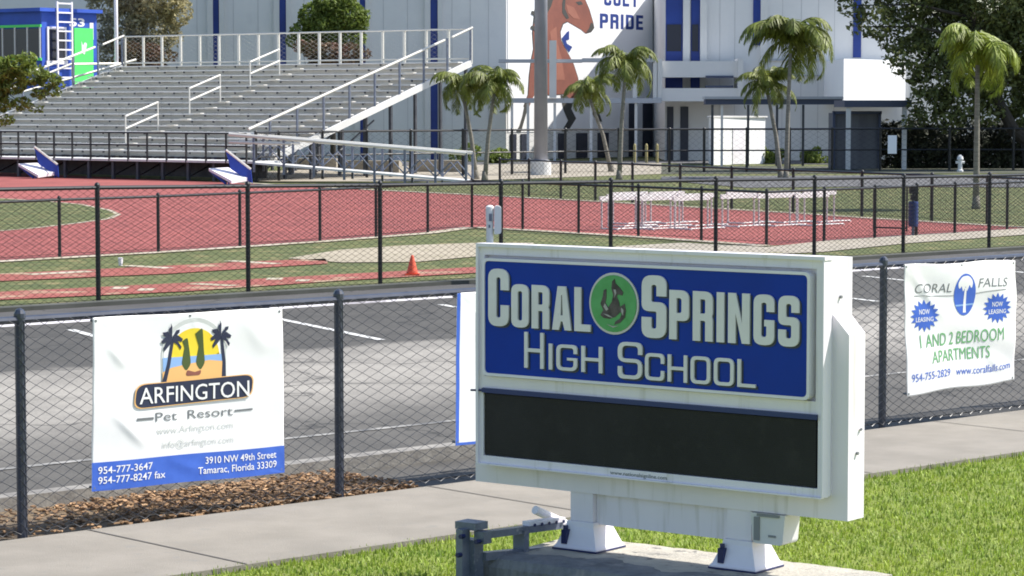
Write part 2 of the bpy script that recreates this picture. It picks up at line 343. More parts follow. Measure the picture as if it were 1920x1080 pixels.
# ------------------------------------------------------------------ grass blades on the verge
gb = MB(); R = random.Random(3)
def inverge(p):
    return p.dot(VD) < SW0+.03
cnt = 0
while cnt < 52000:
    y = 11.3+R.random()**1.0*8.2; x = (R.random()*2-1)*(y*.205+.4)
    p = Vector((x, y, 0)); e = SW0-p.dot(VD)
    if e < -.04: continue
    if e > 4.0: continue
    cnt += 1
    a = R.random()*6.283; h = .012+R.random()**1.6*.027
    if e < .1: h *= 1.25
    w = .003+R.random()*.0025; t = Vector((math.cos(a), math.sin(a), 0)); n = Vector((-t.y, t.x, 0)); ln = (R.random()-.2)*.035
    m_ = p+n*ln*.4+Vector((0, 0, h*.6))
    gb.add([p-t*w, p+t*w, m_+t*w*.7, m_-t*w*.7, p+n*ln+Vector((0, 0, h))], [(0, 1, 2, 3), (3, 2, 4)])
o = gb.build('grass_blades', M['blade']); tag(o, kind='stuff', label='bright green grass growing on the verge beside the pavement', cat='grass')
# mulch chips
mc = MB()
for i in range(5200):
    u = 7.4+R.random()*3.1; v = 12.38+R.random()*.9
    if R.random() > min(1, max(0.12, (u-8.0)/1.0)): continue
    p = UV(u, v, .012+R.random()*.03); a = R.random()*6.28; q = Matrix.Rotation(a, 3, 'Z') @ Matrix.Rotation((R.random()-.5)*1.2, 3, 'X')
    l = .008+R.random()*.014; w = .005+R.random()*.007
    mc.box(p, (l, w, .004), (q @ Vector((1, 0, 0)), q @ Vector((0, 1, 0)), q @ Vector((0, 0, 1))))
o = mc.build('mulch_chips', M['chip']); tag(o, kind='stuff', label='brown bark mulch chips spread between fence and kerb', cat='mulch')

# ------------------------------------------------------------------ chain link fences
def link_mesh(name, L, H, cell, r, m, sides=4, z0=.04):
    b = MB(); ch = cell; n = max(2, int(round((H-z0)/(ch/2)))); cw = L/max(1, round(L/cell))
    k = 0
    for i in range(int(round(L/cw))+1):
        x0 = i*cw
        pts = []
        for j in range(n+1):
            s = 1 if ((i+j) % 2) == 0 else -1
            x = x0+s*cw/2
            pts.append(Vector((min(max(x, 0), L), (r if j % 2 else -r)*.9, z0+(H-z0)*j/n)))
        b.tube(pts, r, sides, cap=False)
    me = bpy.data.meshes.new(name); me.from_pydata(b.v, [], b.f); me.materials.append(m); return me
def fence(pts, h, label, postr, railr, cell, wire, mp, mw, mid=False, bottom=True, dom=None, knob=True, group=None, railz=None):
    """pts: ground points of the posts; one shared mesh panel, stretched to each bay"""
    pts = [Vector((p.x, p.y, 0)) for p in pts]; hs = h if isinstance(h, list) else [h]*len(pts)
    root = thing('chain_link_fence', pts[0], label, 'fence', group)
    for p, hh in zip(pts, hs):
        b = MB(); b.tube([p+Vector((0, 0, -.05)), p+Vector((0, 0, hh+.03))], postr, 10)
        if knob: b.lathe(p, [(postr*1.15, hh+.01), (postr*1.15, hh+.035), (postr*.8, hh+.055), (postr*.2, hh+.065)], 10)
        b.build('post', mp, root, smooth=False)
    rl = MB(); rl.tube([p+Vector((0, 0, hh)) for p, hh in zip(pts, hs)], railr, 8)
    rl.build('top_rail', mp, root)
    if mid:
        rl = MB(); rl.tube([p+Vector((0, 0, hh*.5)) for p, hh in zip(pts, hs)], railr*.9, 6); rl.build('middle_rail', mp, root)
    if bottom:
        rl = MB(); rl.tube([p+Vector((0, 0, .05)) for p in pts], .0035, 5); rl.build('bottom_wire', M['blackwire'], root)
    L0 = sum((pts[i+1]-pts[i]).length for i in range(len(pts)-1))/(len(pts)-1); H0 = sum(hs)/len(hs)
    me = link_mesh('mesh_panel', L0, H0, cell, wire, mw, 3 if cell > .06 and wire > .003 else 4)
    for i in range(len(pts)-1):
        d = pts[i+1]-pts[i]; l = d.length; n = Vector((-d.y, d.x, 0)).normalized()
        hh = (hs[i]+hs[i+1])/2
        o = bpy.data.objects.new('mesh_panel', me); C.objects.link(o); o.parent = root
        sh = (hs[i+1]-hs[i])/l
        o.matrix_parent_inverse = Matrix.Identity(4)
        o.location = pts[i]-pts[0]-n*(postr+.002); o.rotation_euler = (0, 0, math.atan2(d.y, d.x)); o.scale = (l/L0, 1, hh/H0)
        OFF[o.name] = Vector(o.location)
    return root
FV = 12.42
u0 = u_at(34, FV); u1 = u_at(1658, FV); du = (u1-u0)/3
f1 = fence([UV(u, FV) for u in (u0-4.85, u0-2.42, u0, u_at(634, FV), (u_at(634, FV)+u1)/2, u1, u1+2.5, u1+5.0)], 1.225, 'nearest chain link fence beside the pavement, with vinyl banners tied to it', 0.029, .0215, .060, .0032, M['fencepost'], M['fencewire'])
px2 = [-90, 185, 467, 715, 942, 1148, 1345, 1530, 1697, 1858, 2010]
h2 = [1.42, 1.41, 1.38, 1.35, 1.33, 1.31, 1.29, 1.27, 1.255, 1.24, 1.23]
f2 = fence([UV(u_at(p, 26.75), 26.78) for p in px2], h2, 'black chain link fence along the far edge of the car park', 0.030, .024, .068, .0042, M['blackpost'], M['blackwire'])
p3 = [(-75, 494), (112, 482), (297, 472), (450, 462), (600, 452), (705, 444), (802, 436), (885, 425), (980, 430), (1085, 437), (1197, 443), (1315, 451), (1437, 459), (1545, 452), (1640, 446), (1718, 441), (1790, 437), (1888, 430), (1990, 423)]
f3 = fence([G(*p) for p in p3], .91, 'low black chain link fence along the near edge of the red track', 0.027, .022, .062, .0042, M['blackpost'], M['blackwire'])
p4 = [(930, 366), (985, 369), (1045, 373), (1110, 377), (1180, 381), (1270, 387), (1367, 394), (1483, 400), (1613, 408), (1745, 416), (1850, 422), (1960, 429)]
f4 = fence([G(*p)+Vector((.1, .5, 0)) for p in p4], .95, 'low black fence behind the hurdles on the far edge of the track', .035, .024, .13, .0045, M['blackpost'], M['blackwire'])
p5 = [(480, 341), (523, 339), (605, 336), (688, 333), (770, 331), (868, 329), (960, 327), (1060, 325), (1160, 324), (1255, 323), (1320, 322.5), (1400, 322), (1480, 322), (1560, 321), (1650, 320), (1780, 320), (1900, 320), (2000, 320)]
f5 = fence([G(*p) for p in p5], 1.55, 'tall black fence with a middle rail, running past the palms before the building', .05, .034, .2, .005, M['blackpost'], M['blackwire'], mid=True)

# ------------------------------------------------------------------ lettering
def rnd(pts, seg=5):
    """pts (x,y[,r]) -> outline with rounded corners"""
    out = []; n = len(pts)
    for i in range(n):
        p = pts[i]
        if len(p) < 3 or p[2] <= 0: out.append((p[0], p[1])); continue
        a = Vector(pts[i-1][:2]); b = Vector(p[:2]); c = Vector(pts[(i+1) % n][:2]); r = p[2]
        d1 = (a-b); d2 = (c-b); k = min(r, d1.length*.49, d2.length*.49)
        q0 = b+d1.normalized()*k; q2 = b+d2.normalized()*k
        for j in range(seg+1):
            t = j/seg; q = q0*(1-t)**2+b*2*t*(1-t)+q2*t*t; out.append((q.x, q.y))
    return out
def glyph(ch, w, t, v):
    """block letter in a w x 1 box, stroke t across, v for horizontal strokes"""
    R_ = min(w*.42, .24 if t > .1 else .17); r = max(.02, R_-t*.8); h = .5
    if ch == 'C': return [rnd([(w, .37), (w, 0, R_), (0, 0, R_), (0, 1, R_), (w, 1, R_), (w, .63), (w-t, .63), (w-t, 1-v, r), (t, 1-v, r), (t, v, r), (w-t, v, r), (w-t, .37)])]
    if ch == 'G': return [rnd([(w*.52, .5), (w, .5), (w, 0, R_), (0, 0, R_), (0, 1, R_), (w, 1, R_), (w, .66), (w-t, .66), (w-t, 1-v, r), (t, 1-v, r), (t, v, r), (w-t, v, r), (w-t, .5-v*.8), (w*.52, .5-v*.8)])]
    if ch == 'O': return [rnd([(0, 0, R_), (w, 0, R_), (w, 1, R_), (0, 1, R_)]), rnd([(t, v, r), (t, 1-v, r), (w-t, 1-v, r), (w-t, v, r)])]
    if ch == 'D': return [rnd([(0, 0), (w, 0, R_), (w, 1, R_), (0, 1)]), rnd([(t, v), (t, 1-v), (w-t, 1-v, r), (w-t, v, r)])]
    if ch == 'R': return [rnd([(0, 0), (t, 0), (t, .41), (w-t, .41, r*.7), (w-t, 0), (w, 0), (w, .44, .08), (w-.05*w, .50), (w, .56, .08), (w, 1, R_), (0, 1)]), rnd([(t, .41+v*.9), (t, 1-v), (w-t, 1-v, r*.7), (w-t, .41+v*.9, r*.7)])]
    if ch == 'P': return [rnd([(0, 0), (t, 0), (t, .38), (w, .38, R_), (w, 1, R_), (0, 1)]), rnd([(t, .38+v), (t, 1-v), (w-t, 1-v, r), (w-t, .38+v, r)])]
    if ch == 'A': return [[(0, 0), (t, 0), (t+.045*w/.4, .2), (w-t-.045*w/.4, .2), (w-t, 0), (w, 0), (w/2+t*.62, 1), (w/2-t*.62, 1)], [(t+.10*w, .2+v*.85), (w/2-.012, .80), (w/2+.012, .80), (w-t-.10*w, .2+v*.85)]]
    if ch == 'L': return [[(0, 0), (w, 0), (w, v), (t, v), (t, 1), (0, 1)]]
    if ch == 'I': return [[(0, 0), (t, 0), (t, 1), (0, 1)]]
    if ch == 'E': return [[(0, 0), (w, 0), (w, v), (t, v), (t, .5-v*.45), (w*.92, .5-v*.45), (w*.92, .5+v*.45), (t, .5+v*.45), (t, 1-v), (w, 1-v), (w, 1), (0, 1)]]
    if ch == 'T': return [[(w/2-t/2, 0), (w/2+t/2, 0), (w/2+t/2, 1-v), (w, 1-v), (w, 1), (0, 1), (0, 1-v), (w/2-t/2, 1-v)]]
    if ch == 'H': return [[(0, 0), (t, 0), (t, h-v/2), (w-t, h-v/2), (w-t, 0), (w, 0), (w, 1), (w-t, 1), (w-t, h+v/2), (t, h+v/2), (t, 1), (0, 1)]]
    if ch == 'N': return [[(0, 0), (t, 0), (t, .60), (w-t, 0), (w, 0), (w, 1), (w-t, 1), (w-t, .40), (t, 1), (0, 1)]]
    if ch == 'S': return [rnd([(0, .33), (0, 0, R_), (w, 0, R_), (w, h+v/2, R_*.9), (t, h+v/2, r*.6), (t, 1-v, r), (w-t, 1-v, r), (w-t, .67), (w, .67), (w, 1, R_), (0, 1, R_), (0, h-v/2, R_*.9), (w-t, h-v/2, r*.6), (w-t, v, r), (t, v, r), (t, .33)])]
def block_word(word, x0, x1, y0, h, t, v, wide=None, gap=.12):
    """letters filling x0..x1 at height h; returns list of loop sets in metres"""
    rel = {'I': t/1.0, 'L': .9, 'N': 1.06, 'E': .88, 'A': 1.08}
    ws = []
    for ch in word:
        ws.append(t if ch == 'I' else (wide or .42)*rel.get(ch, 1))
    tot = sum(ws)+gap*(len(word)-1); k = (x1-x0)/tot
    out = []; x = x0
    for ch, w in zip(word, ws):
        out.append([[(x+a*k, y0+b*h) for a, b in L] for L in glyph(ch, w, t, v)]); x += (w+gap)*k
    return out
def text_loops_mesh(body, size, bold=0.0, xscale=1.0, align='LEFT', shear=0.0):
    """built-in font -> (verts2d, faces)"""
    cu = bpy.data.curves.new('txt', 'FONT'); cu.body = body; cu.size = size; cu.offset = bold; cu.align_x = align; cu.shear = shear
    cu.resolution_u = 3
    ob = bpy.data.objects.new('txt', cu); C.objects.link(ob)
    dg = bpy.context.evaluated_depsgraph_get(); me = bpy.data.meshes.new_from_object(ob.evaluated_get(dg))
    v = [(p.co.x*xscale, p.co.y) for p in me.vertices]; f = [tuple(q.vertices) for q in me.polygons]
    bpy.data.objects.remove(ob); bpy.data.curves.remove(cu); bpy.data.meshes.remove(me)
    return v, f
def fit_text(body, x0, x1, y0, h, bold=0.0, shear=0.0):
    """text stretched to the box x0..x1 with its cap height h"""
    v, f = text_loops_mesh(body, 1.0, bold, 1.0, 'LEFT', shear)
    a = min(p[0] for p in v); b = max(p[0] for p in v)
    k = (x1-x0)/(b-a); s = h/.73
    return [((p[0]-a)*k+x0, p[1]*s+y0) for p in v], f

# ------------------------------------------------------------------ THE SIGN
SP = Vector((-.16, 13.1, 0)); SE = Vector((.8, -.6, 0)); SN = Vector((.6, .8, 0)); Z = Vector((0, 0, 1))
def sf(a, b, d): return SP+SE*a+SN*d+Z*b          # a along, b up, d back from the front plane
AX = (SE, SN, Z)
def sbox(mb, a0, a1, b0, b1, d0, d1): return mb.box(sf((a0+a1)/2, (b0+b1)/2, (d0+d1)/2), ((a1-a0)/2, (d1-d0)/2, (b1-b0)/2), AX)
PZ = .205
sign = thing('school_sign', sf(1, PZ, .15), 'white two post school sign with a blue name panel and a black message display', 'sign')
WC = 1.985
b = MB(); sbox(b, 0, WC, .606, 1.70, .03, .255); cab = b.build('cabinet', M['whitecab'], sign)
# retainer frame, stepped
for (a0, a1, b0, b1) in ((0, WC, 1.655, 1.703), (0, WC, .985, 1.045), (0, WC, .604, .642), (0, .022, .642, .985), (1.958, WC, .642, .985), (0, .03, 1.045, 1.655), (1.945, WC, 1.045, 1.655)):
    b = MB(); sbox(b, a0, a1, b0, b1, -.003, .03); b.build('frame_bar', M['whitecab'], sign)
for (a0, a1, b0, b1) in ((-.012, WC+.012, 1.695, 1.712), (-.012, .0, .604, 1.695), (WC, WC+.008, .604, 1.695), (-.004, WC, .597, .604)):
    b = MB(); sbox(b, a0, a1, b0, b1, -.02, .05); b.build('edge_trim', M['whitecab'], sign)
# blue panel (raised pan with rounded corners) and its pale lip
def rrect(a0, a1, b0, b1, r): return rnd([(a0, b0, r), (a1, b0, r), (a1, b1, r), (a0, b1, r)])
b = MB(); b.prism([rrect(.036, 1.925, 1.050, 1.640, .03), rrect(.05, 1.911, 1.064, 1.626, .025)], sf, -.030, .029)
b.build('panel_lip', M['white'], sign)
b = MB(); b.prism([rrect(.0505, 1.9105, 1.0645, 1.6255, .025)], sf, -.024, .028); blue = b.build('name_panel', M['blueface'], sign)
# words
def letters(parts, name):
    sh = MB(); fr = MB()
    for loops in parts:
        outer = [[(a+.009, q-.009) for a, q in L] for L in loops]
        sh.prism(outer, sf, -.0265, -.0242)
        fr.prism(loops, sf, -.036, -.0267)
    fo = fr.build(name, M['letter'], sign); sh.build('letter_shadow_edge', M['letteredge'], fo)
    return fo
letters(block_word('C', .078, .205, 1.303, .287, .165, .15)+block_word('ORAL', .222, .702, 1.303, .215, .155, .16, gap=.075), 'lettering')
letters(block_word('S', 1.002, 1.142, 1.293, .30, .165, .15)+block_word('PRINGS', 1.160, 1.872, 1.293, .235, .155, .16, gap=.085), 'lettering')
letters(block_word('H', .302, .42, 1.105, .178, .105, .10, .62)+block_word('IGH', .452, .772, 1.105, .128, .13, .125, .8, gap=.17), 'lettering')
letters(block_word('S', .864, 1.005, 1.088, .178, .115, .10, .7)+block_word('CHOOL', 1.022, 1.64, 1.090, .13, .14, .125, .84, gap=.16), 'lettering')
def circ(cx, cy, rx, ry, n=40): return [(cx+rx*math.cos(6.28318*i/n), cy+ry*math.sin(6.28318*i/n)) for i in range(n)]
EC = (.838, 1.447)
b = MB(); b.prism([circ(*EC, .145, .150)], sf, -.032, -.0242); em = b.build('emblem', M['silver'], sign)
b = MB(); b.prism([circ(*EC, .133, .138)], sf, -.036, -.0322); b.build('emblem_disc', M['emgreen'], em)
def ep(L): return [(EC[0]+x*.133, EC[1]+y*.138) for x, y in L]
hz = [(-.05, .78), (.06, .88), (.10, .72), (.28, .58), (.44, .42), (.40, .30), (.22, .34), (.16, .26), (.26, .08), (.30, -.10), (.50, .02), (.56, -.22), (.52, -.46), (.30, -.66), (.05, -.74), (.10, -.62), (.30, -.5), (.38, -.34), (.32, -.28), (.10, -.46), (-.16, -.54), (-.42, -.52), (-.56, -.42), (-.44, -.24), (-.56, -.02), (-.46, .22), (-.42, .46), (-.30, .5), (-.30, .22), (-.34, .02), (-.22, -.14), (-.06, .06), (.0, .30), (-.08, .54)]
b = MB(); b.prism([ep(hz)], sf, -.0385, -.0362); b.build('emblem_horse', M['horse_dark'], em)
for L in ([(.02, .5), (.12, .5), (.14, .38), (.05, .2), (.08, .34)], [(-.44, -.36), (-.2, -.4), (.0, -.5), (-.2, -.46)], [(-.3, -.72), (.0, -.84), (.26, -.76), (.0, -.79)], [(-.36, -.0), (-.2, -.2), (-.3, -.26), (-.42, -.12)], [(.36, -.12), (.46, -.2), (.44, -.4), (.36, -.26)]):
    b = MB(); b.prism([ep(L)], sf, -.0395, -.0386); b.build('emblem_highlight', M['horse_pale'], em)
# message display
b = MB(); sbox(b, .0225, 1.9575, .6425, .9845, .022, .029); b.build('display_frame', M['ledframe'], sign)
b = MB(); sbox(b, .026, 1.945, .647, .955, .004, .0215); led = b.build('message_display', M['led'], sign)
b = MB()
for i in range(31): sbox(b, .03, 1.941, .652+i*.0098, .6545+i*.0098, .0015, .0036)
b.build('display_louvre', M['led'], led)
b = MB(); sbox(b, .0225, 1.9575, .962, .9845, -.02, .0215); b.build('display_hood', M['ledframe'], sign)
b = MB(); b.tube([sf(-.05, .968, -.012), sf(.02, .972, -.012)], .006, 6); b.build('hood_rod', M['navy_hole'], sign)
v, f = fit_text('www.nationalsignline.com', .80, 1.13, .612, .019, .012)
b = MB(); b.add([sf(p[0], p[1], -.0045) for p in v], f); b.build('maker_lettering', M['greytext'], sign)
# rear body: wider plate with chamfered shoulders
b = MB(); e = .088
poly = [(-e, .492), (WC+e, .492), (WC+e, 1.352), (WC+.0, 1.446), (0, 1.446), (-e, 1.352)]
b.prism([poly], sf, .075, .225); body = b.build('rear_body', M['whitecab'], sign)
b = MB()
for (a, q) in ((WC, 1.52), (WC, .99)): b.tube([sf(a+.001, q, .14), sf(a+.012, q, .14)], .008, 8)
b.tube([sf(WC+e+.002, .80, .15), sf(WC+e+.012, .80, .15)], .008, 8); b.tube([sf(WC+e+.002, .905, .185), sf(WC+e+.012, .91, .175)], .006, 6)
b.build('bolt', M['groove'], sign)
# posts, apron panel, skirts
for a0 in (.50, 1.415):
    b = MB(); sbox(b, a0, a0+.135, PZ, .491, .085, .215); b.build('post', M['whitecab'], sign)
    b = MB(); c = sf(a0+.0675, 0, .15)
    def ring(w, d, z): return [c+SE*x*w+SN*y*d+Z*z for x, y in ((-1, -1), (1, -1), (1, 1), (-1, 1))]
    lv = [(.128, .125, PZ+.002), (.128, .125, PZ+.016), (.118, .115, PZ+.028), (.083, .081, PZ+.115), (.080, .078, PZ+.14), (.0705, .0685, PZ+.142)]
    vs = [p for w, d, z in lv for p in ring(w, d, z)]
    b.add(vs, [(i*4+k, i*4+(k+1) % 4, (i+1)*4+(k+1) % 4, (i+1)*4+k) for i in range(len(lv)-1) for k in range(4)])
    sk_ = b.build('post_skirt', M['white'], sign)
    b = MB()
    for x in (-.07, ): sbox(b, a0+.0675+x-.016, a0+.0675+x+.016, PZ+.03, PZ+.10, .03, .085)
    b.tube([sf(a0-.005, PZ+.09, .05), sf(a0-.005, PZ+.12, .05)], .012, 8)
    b.build('anchor_bolt', M['navy_hole'], sk_)
    b = MB(); sbox(b, a0-.066, a0+.20, PZ+.001, PZ+.009, .02, .279); b.build('base_gasket', M['navy_hole'], sk_)
b = MB(); sbox(b, .636, 1.414, .335, .491, .115, .185); b.build('apron_panel', M['whitecab'], sign)
b = MB(); bx = []
b.prism([rnd([(1.575, .345, .02), (1.735, .345, .02), (1.748, .488), (1.56, .488)])], sf, .06, .20); eb = b.build('service_box', M['wallpale'], sign)
b = MB(); sbox(b, 1.582, 1.612, .36, .47, .053, .0598); sbox(b, 1.60, 1.72, .475, .488, .05, .0598); b.build('service_box_slot', M['groove'], eb)
b = MB(); sbox(b, 1.66, 1.70, .38, .39, .055, .0598); b.build('service_box_latch', M['groove'], eb)

# concrete plinth, its own thing
pl = thing('concrete_plinth', sf(1.2, 0, 0), 'long weathered concrete plinth under the posts of the white sign', 'plinth')
R = random.Random(5)
b = MB(); n = 40; a0, a1 = .30, 2.12; rows = [(-.37, PZ-.05), (-.345, PZ-.008), (-.25, PZ), (.0, PZ), (.25, PZ), (.42, PZ-.002), (.44, PZ-.04), (.44, -.05)]
vs = []
for i in range(n+1):
    a = a0+(a1-a0)*i/n
    for j, (d, z) in enumerate(rows): vs.append(sf(a, z+(R.random()-.5)*.004, d+(R.random()-.5)*.006))
m_ = len(rows); fs = [(i*m_+j, (i+1)*m_+j, (i+1)*m_+j+1, i*m_+j+1) for i in range(n) for j in range(m_-1)]
fs.append(tuple(range(m_))); fs.append(tuple(n*m_+j for j in range(m_))[::-1])
b.add(vs, fs); b.build('slab', M['plinth'], pl, smooth=False)
b = MB(); vs = []; rows = [(-.375, -.05), (-.378, .04), (-.375, PZ-.045), (-.352, PZ-.004), (-.30, PZ+.0045), (-.19, PZ+.0048), (-.12, PZ+.0035), (-.12, PZ-.02)]
for i in range(n*2+1):
    a = a0-.003+(a1-a0+.006)*i/(n*2); wob = .05*math.sin(a*9)+.03*math.sin(a*23+1)+(R.random()-.5)*.03
    for j, (d, z) in enumerate(rows):
        dd = d+(wob if j >= 5 else 0)+((.004 if i % 2 else 0) if j < 3 else 0)+(R.random()-.5)*.003
        vs.append(sf(a, z+(R.random()-.5)*(.002 if j > 3 else .004), dd))
m_ = len(rows); b.add(vs, [(i*m_+j, (i+1)*m_+j, (i+1)*m_+j+1, i*m_+j+1) for i in range(n*2) for j in range(m_-1)])
b.build('shadow_band', M['plinthdark'], pl)  # grey band painting the sign's shadow along the plinth front

# galvanised frame at the left end of the plinth
br = thing('metal_bracket', sf(.15, 0, -.3), 'grey galvanised steel bracket frame at the left end of the concrete plinth', 'bracket')
def at(px, py, d): return D(px, py, d)
b = MB()
b.box(at(884, 1060, 12.55)+Vector((0, 0, -.11)), (.045, .035, .24), AX); b.box(at(868, 1030, 12.5)+Vector((0, 0, -.09)), (.02, .03, .19), AX)
b.build('upright', M['galv'], br)
b = MB(); b.box(at(884, 984, 12.55), (.062, .05, .018), AX); b.box(at(905, 1007, 12.5), (.03, .03, .03), AX); b.build('clamp', M['galv'], br)
p, q = at(905, 1003, 12.56), at(1050, 984, 13.0)
dd = (q-p).normalized(); nn = dd.cross(Z).normalized()
b = MB(); b.box((p+q)/2, ((q-p).length/2, .022, .017), (dd, nn, nn.cross(dd))); b.build('upper_rail', M['galv'], br)
p2, q2 = at(905, 1043, 12.55), at(1045, 1030, 13.0); d2 = (q2-p2).normalized()
b = MB(); b.box((p2+q2)/2, ((q2-p2).length/2, .022, .02), (d2, nn, nn.cross(d2))); b.build('lower_rail', M['galv'], br)
b = MB(); c = at(977, 1018, 12.78); b.box(c, (.035, .02, .065), AX); b.build('strut', M['galv'], br)
b = MB(); pa = p.lerp(q, .56)+Z*.021; pb = q+Z*.021+dd*.02
b.box((pa+pb)/2-nn*.004, ((pb-pa).length/2, .024, .0175), (dd, nn, nn.cross(dd))); ps = b.build('slotted_bar', M['white'], br)
b = MB()
for k in range(5):
    c = pa.lerp(pb, (k+.5)/5); side = nn if nn.y < 0 else -nn
    b.tube([c+side*.0285, c+side*.0325], .0085, 8)
b.build('slot_hole', M['navy_hole'], ps)
b = MB()
for (x, y) in ((870, 1005), (899, 1015), (864, 1040)): c = at(x, y, 12.46); b.tube([c, c+Vector((-.6, -.8, 0))*.03], .012, 6)
b.build('bolt', M['navy_hole'], br)
b = MB(); b.tube([at(1003, 956, 12.95), at(1060, 982, 13.1)], .022, 12); wp = b.build('pipe_stub', M['white'], br)

# ------------------------------------------------------------------ BANNERS on the near fence
def fence_pt(px, py, v):     # sight line meets the vertical plane at distance v across
    r = ray(px, py); t = v/(r.x*VD.x+r.y*VD.y); return Vector((r.x*t, r.y*t, CAMH+r.z*t))
def make_banner(corners, label, seed, wave, body_mat, sag=.01, folds=()):
    v = FV-.055; P = [fence_pt(x, y, v) for x, y in corners]       # TL TR BR BL
    TL, TR, BR, BL = P; Rr = random.Random(seed); ph = [Rr.random()*6.28 for _ in range(6)]
    def warp(s, t, off=0.0):     # s 0..1 left-right, t 0..1 bottom-top
        p = (BL*(1-s)+BR*s)*(1-t)+(TL*(1-s)+TR*s)*t
        w = wave*(math.sin(5.1*s+3.0*t+ph[0])+.6*math.sin(11*s-5*t+ph[1])+.35*math.sin(17*t+6*s+ph[2]))
        edge_ = 1-.6*abs(2*t-1)**3
        for (s0, t0, s1, t1, dep, wid) in folds:
            dx, dy = s1-s0, t1-t0; q = max(0, min(1, ((s-s0)*dx+(t-t0)*dy)/(dx*dx+dy*dy))); e2 = ((s-s0-q*dx)**2+(t-t0-q*dy)**2)/wid**2
            if e2 < 9: w += dep*math.exp(-e2)*math.sin(3.14*min(1, max(.12, q*1.0+.12)))
        for (gs, gt) in ((0, 1), (.5, 1), (1, 1), (0, 0), (1, 0)):
            rr = math.hypot((s-gs)*1.3, t-gt)
            if rr < .34: w += .0035*math.sin(9*math.atan2(t-gt, s-gs))*math.exp(-rr*9)*min(1, rr*12)
        p = p-VD*(off+.004+wave*1.2+w*edge_)
        p = p+Z*sag*(math.sin(3.14*s*3+ph[3])*.5)*(t-.5)
        return p
    root = thing('vinyl_banner', BL.lerp(BR, .5), label, 'banner')
    nx, ny = 96, 80; b = MB(); vs = []
    for off in (0.0, -.0015):
        for j in range(ny+1):
            for i in range(nx+1): vs.append(warp(i/nx, j/ny, off))
    k = (nx+1)*(ny+1); fs = []
    for j in range(ny):
        for i in range(nx):
            q = j*(nx+1)+i; fs.append((q, q+1, q+nx+2, q+nx+1)); fs.append((k+q, k+q+nx+1, k+q+nx+2, k+q+1))
    for i in range(nx): fs.append((i, k+i, k+i+1, i+1)); q = ny*(nx+1)+i; fs.append((q, q+1, k+q+1, k+q))
    for j in range(ny): q = j*(nx+1); fs.append((q, q+nx+1, k+q+nx+1, k+q)); q += nx; fs.append((q, k+q, k+q+nx+1, q+nx+1))
    b.add(vs, fs); b.build('banner_sheet', body_mat, root, smooth=True)
    # grommets and ties
    b = MB()
    for s, t in ((.015, .98), (.5, .985), (.985, .98), (.015, .02), (.985, .02)):
        c = warp(s, t, .002); b.tube([c, c+VD*.05], .008, 6)
    b.build('tie', M['greytext'], root)
    return root, warp
def print_poly(root, warp, loops, lay, m, name, dims, sub=None):
    """flat print on the banner; loops in 0..1 banner coordinates"""
    tri = tessellate_polygon([[Vector((a*dims[0], c*dims[1], 0)) for a, c in L] for L in loops])
    flat = [p for L in loops for p in L]; V = list(flat); T = [tuple(t) for t in tri]
    for _ in range(14):        # split long edges so the print follows the folds
        out = []; done = True
        for t in T:
            ed = [((V[t[i]][0]-V[t[(i+1) % 3]][0])**2+(V[t[i]][1]-V[t[(i+1) % 3]][1])**2, i) for i in range(3)]
            l, i = max(ed)
            if l > .03**2:
                a, c, d = t[i], t[(i+1) % 3], t[(i+2) % 3]
                V.append(((V[a][0]+V[c][0])/2, (V[a][1]+V[c][1])/2)); q = len(V)-1
                out += [(a, q, d), (q, c, d)]; done = False
            else: out.append(t)
        T = out
        if done: break
    b = MB(); b.add([warp(a, c, .0022+.0006*lay) for a, c in V], T); return b.build(name, m, root, smooth=True)
def print_text(root, warp, body, x0, x1, y0, h, lay, m, bold=0.0, shear=0.0, name='lettering'):
    v, f = fit_text(body, x0, x1, y0, h, bold, shear)
    b = MB(); b.add([warp(a, c, .0022+.0006*lay) for a, c in v], f); return b.build(name, m, root, smooth=False)

# first banner: pet resort
ban, wp_ = make_banner([(172, 596), (527, 577), (532, 886), (170, 921)], 'white banner with palm trees, a yellow sun and a blue bottom strip', 2, .0045, M['banner'], folds=((.08, .83, .18, .68, .008, .02), (.12, .42, .29, .20, .009, .022), (.40, .13, .62, .02, .005, .03), (.80, .95, .93, .70, .006, .04), (.03, .5, .2, .56, .004, .04)))
bw = 1.65; bh = .93; dm = (bw, bh)
P_ = lambda loops, lay, m, n: print_poly(ban, wp_, loops, lay, m, n, dm)
P_([[(0, 0), (1, 0), (1, .165), (0, .165)]], 0, M['bannerblue'], 'blue_strip')
print_text(ban, wp_, '954-777-3647', .03, .30, .098, .043, 4, M['banner'], .006)
print_text(ban, wp_, '954-777-8247 fax', .03, .365, .040, .043, 4, M['banner'], .006)
print_text(ban, wp_, '3910 NW 49th Street', .575, .955, .098, .043, 4, M['banner'], .006)
print_text(ban, wp_, 'Tamarac, Florida 33309', .535, .955, .040, .043, 4, M['banner'], .006)
lx = .52      # logo centre
arch = [(lx+.165*math.cos(a)*1.0, .745+.205*math.sin(a)) for a in [math.pi*i/20 for i in range(21)]]
P_([[(lx-.172, .60)]+[(lx-.172*math.cos(a), .745+.225*math.sin(a)) for a in [math.pi*i/20 for i in range(21)]]+[(lx+.172, .60)]], 0, M['faint'], 'logo_halo')
P_([[(lx-.160, .60)]+[(lx-.160*math.cos(a), .735+.21*math.sin(a)) for a in [math.pi*i/20 for i in range(21)]]+[(lx+.160, .60)]], 1, M['banner'], 'logo_ground')
P_([[(lx-.145, .735)]+[(lx-.135*math.cos(a), .735+.175*math.sin(a)) for a in [math.pi*i/20 for i in range(21)]]+[(lx+.145, .735)]], 2, M['yellow'], 'sun')
P_([[(lx-.165, .665), (lx+.165, .665), (lx+.165, .745), (lx-.165, .745)]], 3, M['lightblue'], 'sea')
